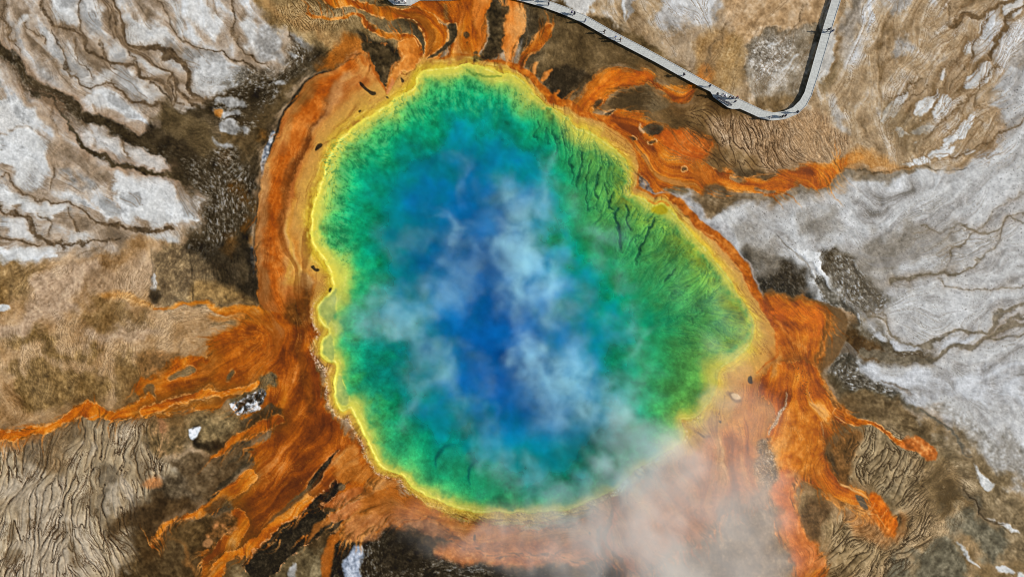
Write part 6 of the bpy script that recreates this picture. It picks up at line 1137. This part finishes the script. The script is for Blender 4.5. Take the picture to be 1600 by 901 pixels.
person(943.5, 51.5, 240, 'walk', 'black', 'black', 'lone person all in black walking midway along the diagonal boardwalk')
person(968.5, 64, 240, 'walk', 'navy', 'black', 'person in navy jacket and tan hat walking on the diagonal boardwalk', extra='hat')
person(961, 60, 240, 'walk', 'blue', 'grey', 'person in blue jacket walking just behind a tan hat', hair='fair', scale=.95)
person(1067, 118.5, 120, 'hips', 'black', 'denim', 'lone person in black jacket with hands on hips above the orange mat')
person(1107.5, 136, 90, 'walk', 'navy', 'navy', 'person all in navy walking towards the platform from the diagonal boardwalk')
person(1127, 150, 130, 'photo', 'white', 'denim', 'person in white jacket raising a camera at the upper end of the platform', hair='brown')
person(1131, 152, 150, 'stand', 'lilac', 'grey', 'person in lilac jacket standing close to the white jacket on the platform', extra='whitehat')
person(1138, 153.5, 200, 'stand', 'black', 'black', 'person all in black in the middle of the platform group')
person(1142, 155, 170, 'hips', 'navy', 'denim', 'person in navy jacket with hands on hips in the platform group', hair='brown')
person(1149.5, 154.5, 200, 'photo', 'grey', 'black', 'person in grey jacket with a red backpack at the right of the platform group', extra='pack')
person(1147, 160, 170, 'stand', 'black', 'navy', 'person in black jacket standing nearest the lower end of the bench', scale=.95)
person(1119, 149, 120, 'stand', 'black', 'denim', 'person in black jacket and denim at the left end of the bench')
person(1200.5, 185, 250, 'walk', 'white', 'black', 'person in white jacket walking before the boardwalk bend')
person(1220, 183.5, 270, 'walk', 'black', 'black', 'person all in black leading two walkers round the boardwalk bend')
person(1224.5, 182.5, 270, 'walk', 'navy', 'black', 'person in navy jacket close behind the leader at the bend', hair='brown')
person(1243, 176.5, 300, 'walk', 'black', 'denim', 'person in black jacket and denim last of the walkers at the bend', extra='darkpack')
person(1292, 48.5, 10, 'walk', 'black', 'black', 'person all in black, left of the pair on the straight right boardwalk')
person(1297.5, 51, 10, 'walk', 'navy', 'denim', 'person in navy jacket, right of the pair on the straight right boardwalk', hair='brown')
person(624, 4.5, 190, 'stand', 'white', 'denim', 'person in white jacket on the top edge viewing platform', hair='brown')
person(634, 5.5, 180, 'photo', 'white', 'black', 'person in white jacket raising a camera on the top edge viewing platform', extra='whitehat')
person(629, 2, 170, 'stand', 'black', 'navy', 'person in black jacket between two white jackets on the viewing platform')
person(618, 2.5, 200, 'hips', 'blue', 'black', 'person in blue jacket at the left of the top edge viewing platform', hair='fair')
# ======================================================================
# STEAM drifting over the spring
# ======================================================================
SX0, SX1, SY0, SY1, SS = 470, 1300, 150, 1010, 3.0
sxs, sys_ = np.arange(SX0, SX1+SS, SS), np.arange(SY0, SY1+SS, SS)
QX, QY = np.meshgrid(sxs, sys_)
P = np.zeros(QX.shape, np.float32)
_qw = samp(WX2, QX, QY)*9+samp(WX1, QX, QY)*2.5; _qv = samp(WY2, QX, QY)*9+samp(WY1, QX, QY)*2.5
def plume(pts, w, amp):
    """soft ribbon of steam density along pts"""
    global P
    p = catmull(pts, 3, False); ww = np.interp(np.linspace(0, 1, len(p)), np.linspace(0, 1, len(w)), w); aa_ = np.interp(np.linspace(0, 1, len(p)), np.linspace(0, 1, len(amp)), amp)
    f = np.zeros_like(P)
    for (x, y), a, s in zip(p, aa_, ww):
        f = np.maximum(f, a*np.exp(-((QX+_qw-x)**2+(QY+_qv-y)**2)/(2*(s*.62)**2)))
    P = P+f
plume([(850, 235), (862, 262), (840, 295)], (10, 14, 12), (.35, .5, .3))
plume([(800, 300), (812, 340), (818, 390), (830, 440), (850, 470), (900, 480)], (18, 32, 40, 42, 36, 22), (.5, 1.2, 1.5, 1.2, .6, .3))
plume([(790, 400), (795, 470), (810, 520), (835, 555)], (20, 22, 16, 18), (.2, .25, .2, .5))
plume([(835, 560), (870, 590), (900, 615), (940, 640), (985, 670), (1000, 700)], (26, 44, 42, 38, 34, 40), (1.2, 1.6, 1.4, .9, .6, .7))
plume([(540, 485), (590, 490), (640, 482), (690, 462), (730, 430), (750, 400)], (18, 30, 30, 28, 22, 16), (.2, .4, .42, .38, .32, .22))
plume([(585, 500), (620, 515), (660, 490)], (20, 24, 20), (.18, .25, .2))
plume([(655, 510), (668, 550), (675, 590), (650, 620), (640, 660)], (20, 26, 26, 18, 14), (.28, .42, .42, .2, .2))
plume([(690, 330), (702, 350), (730, 385), (745, 380)], (10, 14, 18, 16), (.35, .45, .5, .3))
plume([(700, 250), (735, 270), (720, 300)], (10, 12, 10), (.15, .2, .2))
plume([(620, 380), (690, 370), (740, 340)], (16, 14, 16), (.12, .15, .15))
plume([(870, 300), (905, 345), (945, 385), (970, 410)], (10, 16, 24, 18), (.2, .25, .45, .3))
plume([(960, 410), (978, 450), (990, 500), (993, 530), (985, 560)], (9, 8, 8, 9, 8), (.3, .3, .3, .3, .15))
plume([(960, 500), (1000, 560), (980, 610)], (20, 20, 24), (.12, .15, .3))
plume([(1040, 440), (1110, 480), (1150, 520), (1120, 560)], (26, 34, 34, 30), (.06, .14, .18, .14))
plume([(740, 560), (760, 590), (720, 640), (700, 600)], (14, 18, 16, 12), (.12, .2, .15, .15))
plume([(770, 660), (780, 720), (830, 760), (900, 760), (960, 735)], (18, 24, 30, 34, 36), (.15, .35, .5, .55, .8))
plume([(720, 640), (745, 690), (760, 730)], (8, 10, 16), (.15, .2, .3))
PA = P; P = np.zeros_like(PA)
plume([(960, 660), (1010, 690), (1050, 700)], (28, 36, 34), (.5, .75, .8))
plume([(975, 745), (1010, 780), (1000, 830), (1030, 870), (1060, 930)], (38, 50, 52, 60, 60), (1.4, 2.0, 1.9, 1.7, 1.4))
plume([(1030, 730), (1080, 740), (1120, 800), (1130, 860)], (36, 50, 60, 60), (.8, 1.0, 1.0, 1.0))
plume([(1080, 690), (1130, 640), (1160, 620), (1150, 690), (1170, 760), (1190, 840), (1200, 930)], (30, 34, 28, 48, 50, 40, 40), (.3, .32, .25, .38, .45, .35, .5))
plume([(1120, 560), (1150, 585), (1120, 625), (1100, 660)], (20, 20, 24, 24), (.15, .2, .35, .4))
plume([(760, 820), (840, 810), (920, 800)], (22, 28, 30), (.45, .75, .9))
plume([(880, 870), (920, 830), (905, 900)], (30, 38, 38), (.7, .7, .7))
plume([(640, 800), (700, 825), (760, 845), (840, 860)], (24, 28, 30, 32), (.08, .16, .28, .45))
PB = P
_edge = ss(SX0+10, SX0+60, QX)*ss(SX1-12, SX1-60, QX)*ss(SY0+12, SY0+50, QY)*ss(SY1-6, SY1-30, QY)
PA = PA*_edge*.9; PB = PB*_edge
def steam_cloud(PF, tint, dens, lo, hi, nsc, label, off, vox, rz):
    co, q, me = grid_mesh('steam', (sxs-800)*M_, (450.5-sys_)*M_, np.zeros(QX.shape, np.float32))
    fill_mesh(me, co.reshape(-1, 3), q)
    set_attr(me, 'puff', 'FLOAT', PF)
    sm = bpy.data.materials.new('steam'); sm.use_nodes = True; nt = sm.node_tree; nt.nodes.remove(nt.nodes['Principled BSDF'])
    pv = nt.nodes.new('ShaderNodeVolumePrincipled'); pv.inputs['Color'].default_value = (*tint, 1); pv.inputs['Density'].default_value = dens; pv.inputs['Anisotropy'].default_value = -0.4
    nt.links.new(pv.outputs[0], nt.nodes['Material Output'].inputs['Volume'])
    steam = tag(link('steam', me, sm), label, None, None, 'stuff')
    ng_ = bpy.data.node_groups.new('steam_cloud', 'GeometryNodeTree')
    ng_.interface.new_socket('Geometry', in_out='INPUT', socket_type='NodeSocketGeometry'); ng_.interface.new_socket('Geometry', in_out='OUTPUT', socket_type='NodeSocketGeometry')
    N = ng_.nodes.new; L = ng_.links.new
    gi, go = N('NodeGroupInput'), N('NodeGroupOutput')
    vc = N('GeometryNodeVolumeCube'); smt = N('GeometryNodeSetMaterial'); smt.inputs['Material'].default_value = sm
    pos = N('GeometryNodeInputPosition'); sep = N('ShaderNodeSeparateXYZ'); cmb = N('ShaderNodeCombineXYZ')
    sns = N('GeometryNodeSampleNearestSurface'); sns.data_type = 'FLOAT'
    na = N('GeometryNodeInputNamedAttribute'); na.data_type = 'FLOAT'; na.inputs['Name'].default_value = 'puff'
    L(gi.outputs[0], sns.inputs['Mesh']); L(na.outputs['Attribute'], sns.inputs['Value'])
    L(pos.outputs[0], sep.inputs[0])
    # wisps lean and curl: shift the sampled spot with height and noise
    nz = N('ShaderNodeTexNoise'); nz.inputs['Scale'].default_value = .11; nz.inputs['Detail'].default_value = 4
    L(pos.outputs[0], nz.inputs['Vector'])
    vs_ = N('ShaderNodeVectorMath'); vs_.operation = 'SUBTRACT'; vs_.inputs[1].default_value = (.5, .5, .5); L(nz.outputs['Color'], vs_.inputs[0])
    sc_ = N('ShaderNodeVectorMath'); sc_.operation = 'SCALE'; sc_.inputs['Scale'].default_value = 9.0; L(vs_.outputs[0], sc_.inputs[0])
    adv = N('ShaderNodeVectorMath'); adv.operation = 'ADD'; L(pos.outputs[0], adv.inputs[0]); L(sc_.outputs[0], adv.inputs[1])
    sp2 = N('ShaderNodeSeparateXYZ'); L(adv.outputs[0], sp2.inputs[0]); L(sp2.outputs[0], cmb.inputs[0]); L(sp2.outputs[1], cmb.inputs[1])
    L(cmb.outputs[0], sns.inputs['Sample Position'])
    n2_ = N('ShaderNodeTexNoise'); n2_.inputs['Scale'].default_value = nsc; n2_.inputs['Detail'].default_value = 8; n2_.inputs['Roughness'].default_value = .62; n2_.inputs['Distortion'].default_value = .5; L(pos.outputs[0], n2_.inputs['Vector'])
    mr2 = N('ShaderNodeMapRange'); mr2.inputs[1].default_value = .40; mr2.inputs[2].default_value = .72; mr2.inputs[3].default_value = lo; mr2.inputs[4].default_value = hi; L(n2_.outputs[0], mr2.inputs[0])
    zr = N('ShaderNodeMapRange'); zr.interpolation_type = 'SMOOTHSTEP'; zr.inputs[1].default_value = 11.5; zr.inputs[2].default_value = 2.0; L(sep.outputs[2], zr.inputs[0])
    m1_ = N('ShaderNodeMath'); m1_.operation = 'MULTIPLY'; L(sns.outputs[0], m1_.inputs[0]); L(mr2.outputs[0], m1_.inputs[1])
    m2_ = N('ShaderNodeMath'); m2_.operation = 'MULTIPLY'; L(m1_.outputs[0], m2_.inputs[0]); L(zr.outputs[0], m2_.inputs[1])
    L(m2_.outputs[0], vc.inputs['Density'])
    x0_, x1_ = (SX0+10-800)*M_, (SX1-10-800)*M_; y0_, y1_ = (450.5-SY1+10)*M_, (450.5-SY0-10)*M_
    vc.inputs['Min'].default_value = (x0_+off, y0_+off*1.3, .45+off); vc.inputs['Max'].default_value = (x1_-off*1.7, y1_-off*1.9, 12.0+off*.7)
    vc.inputs['Resolution X'].default_value = int((x1_-x0_)/vox); vc.inputs['Resolution Y'].default_value = int((y1_-y0_)/vox); vc.inputs['Resolution Z'].default_value = rz
    L(vc.outputs[0], smt.inputs[0]); L(smt.outputs[0], go.inputs[0])
    steam.modifiers.new('cloud', 'NODES').node_group = ng_
steam_cloud(PA, (.58, .94, 1.0), 0.11*1.0, .03, 2.1, .17, 'thin wisps of steam drifting over the blue and green water', 0.0, .47, 17)
steam_cloud(PB, (1.0, .955, .88), 0.11*1.15, .5, 1.2, .09, 'dense bank of pale steam blowing over the southern orange mats', .37, .61, 13)
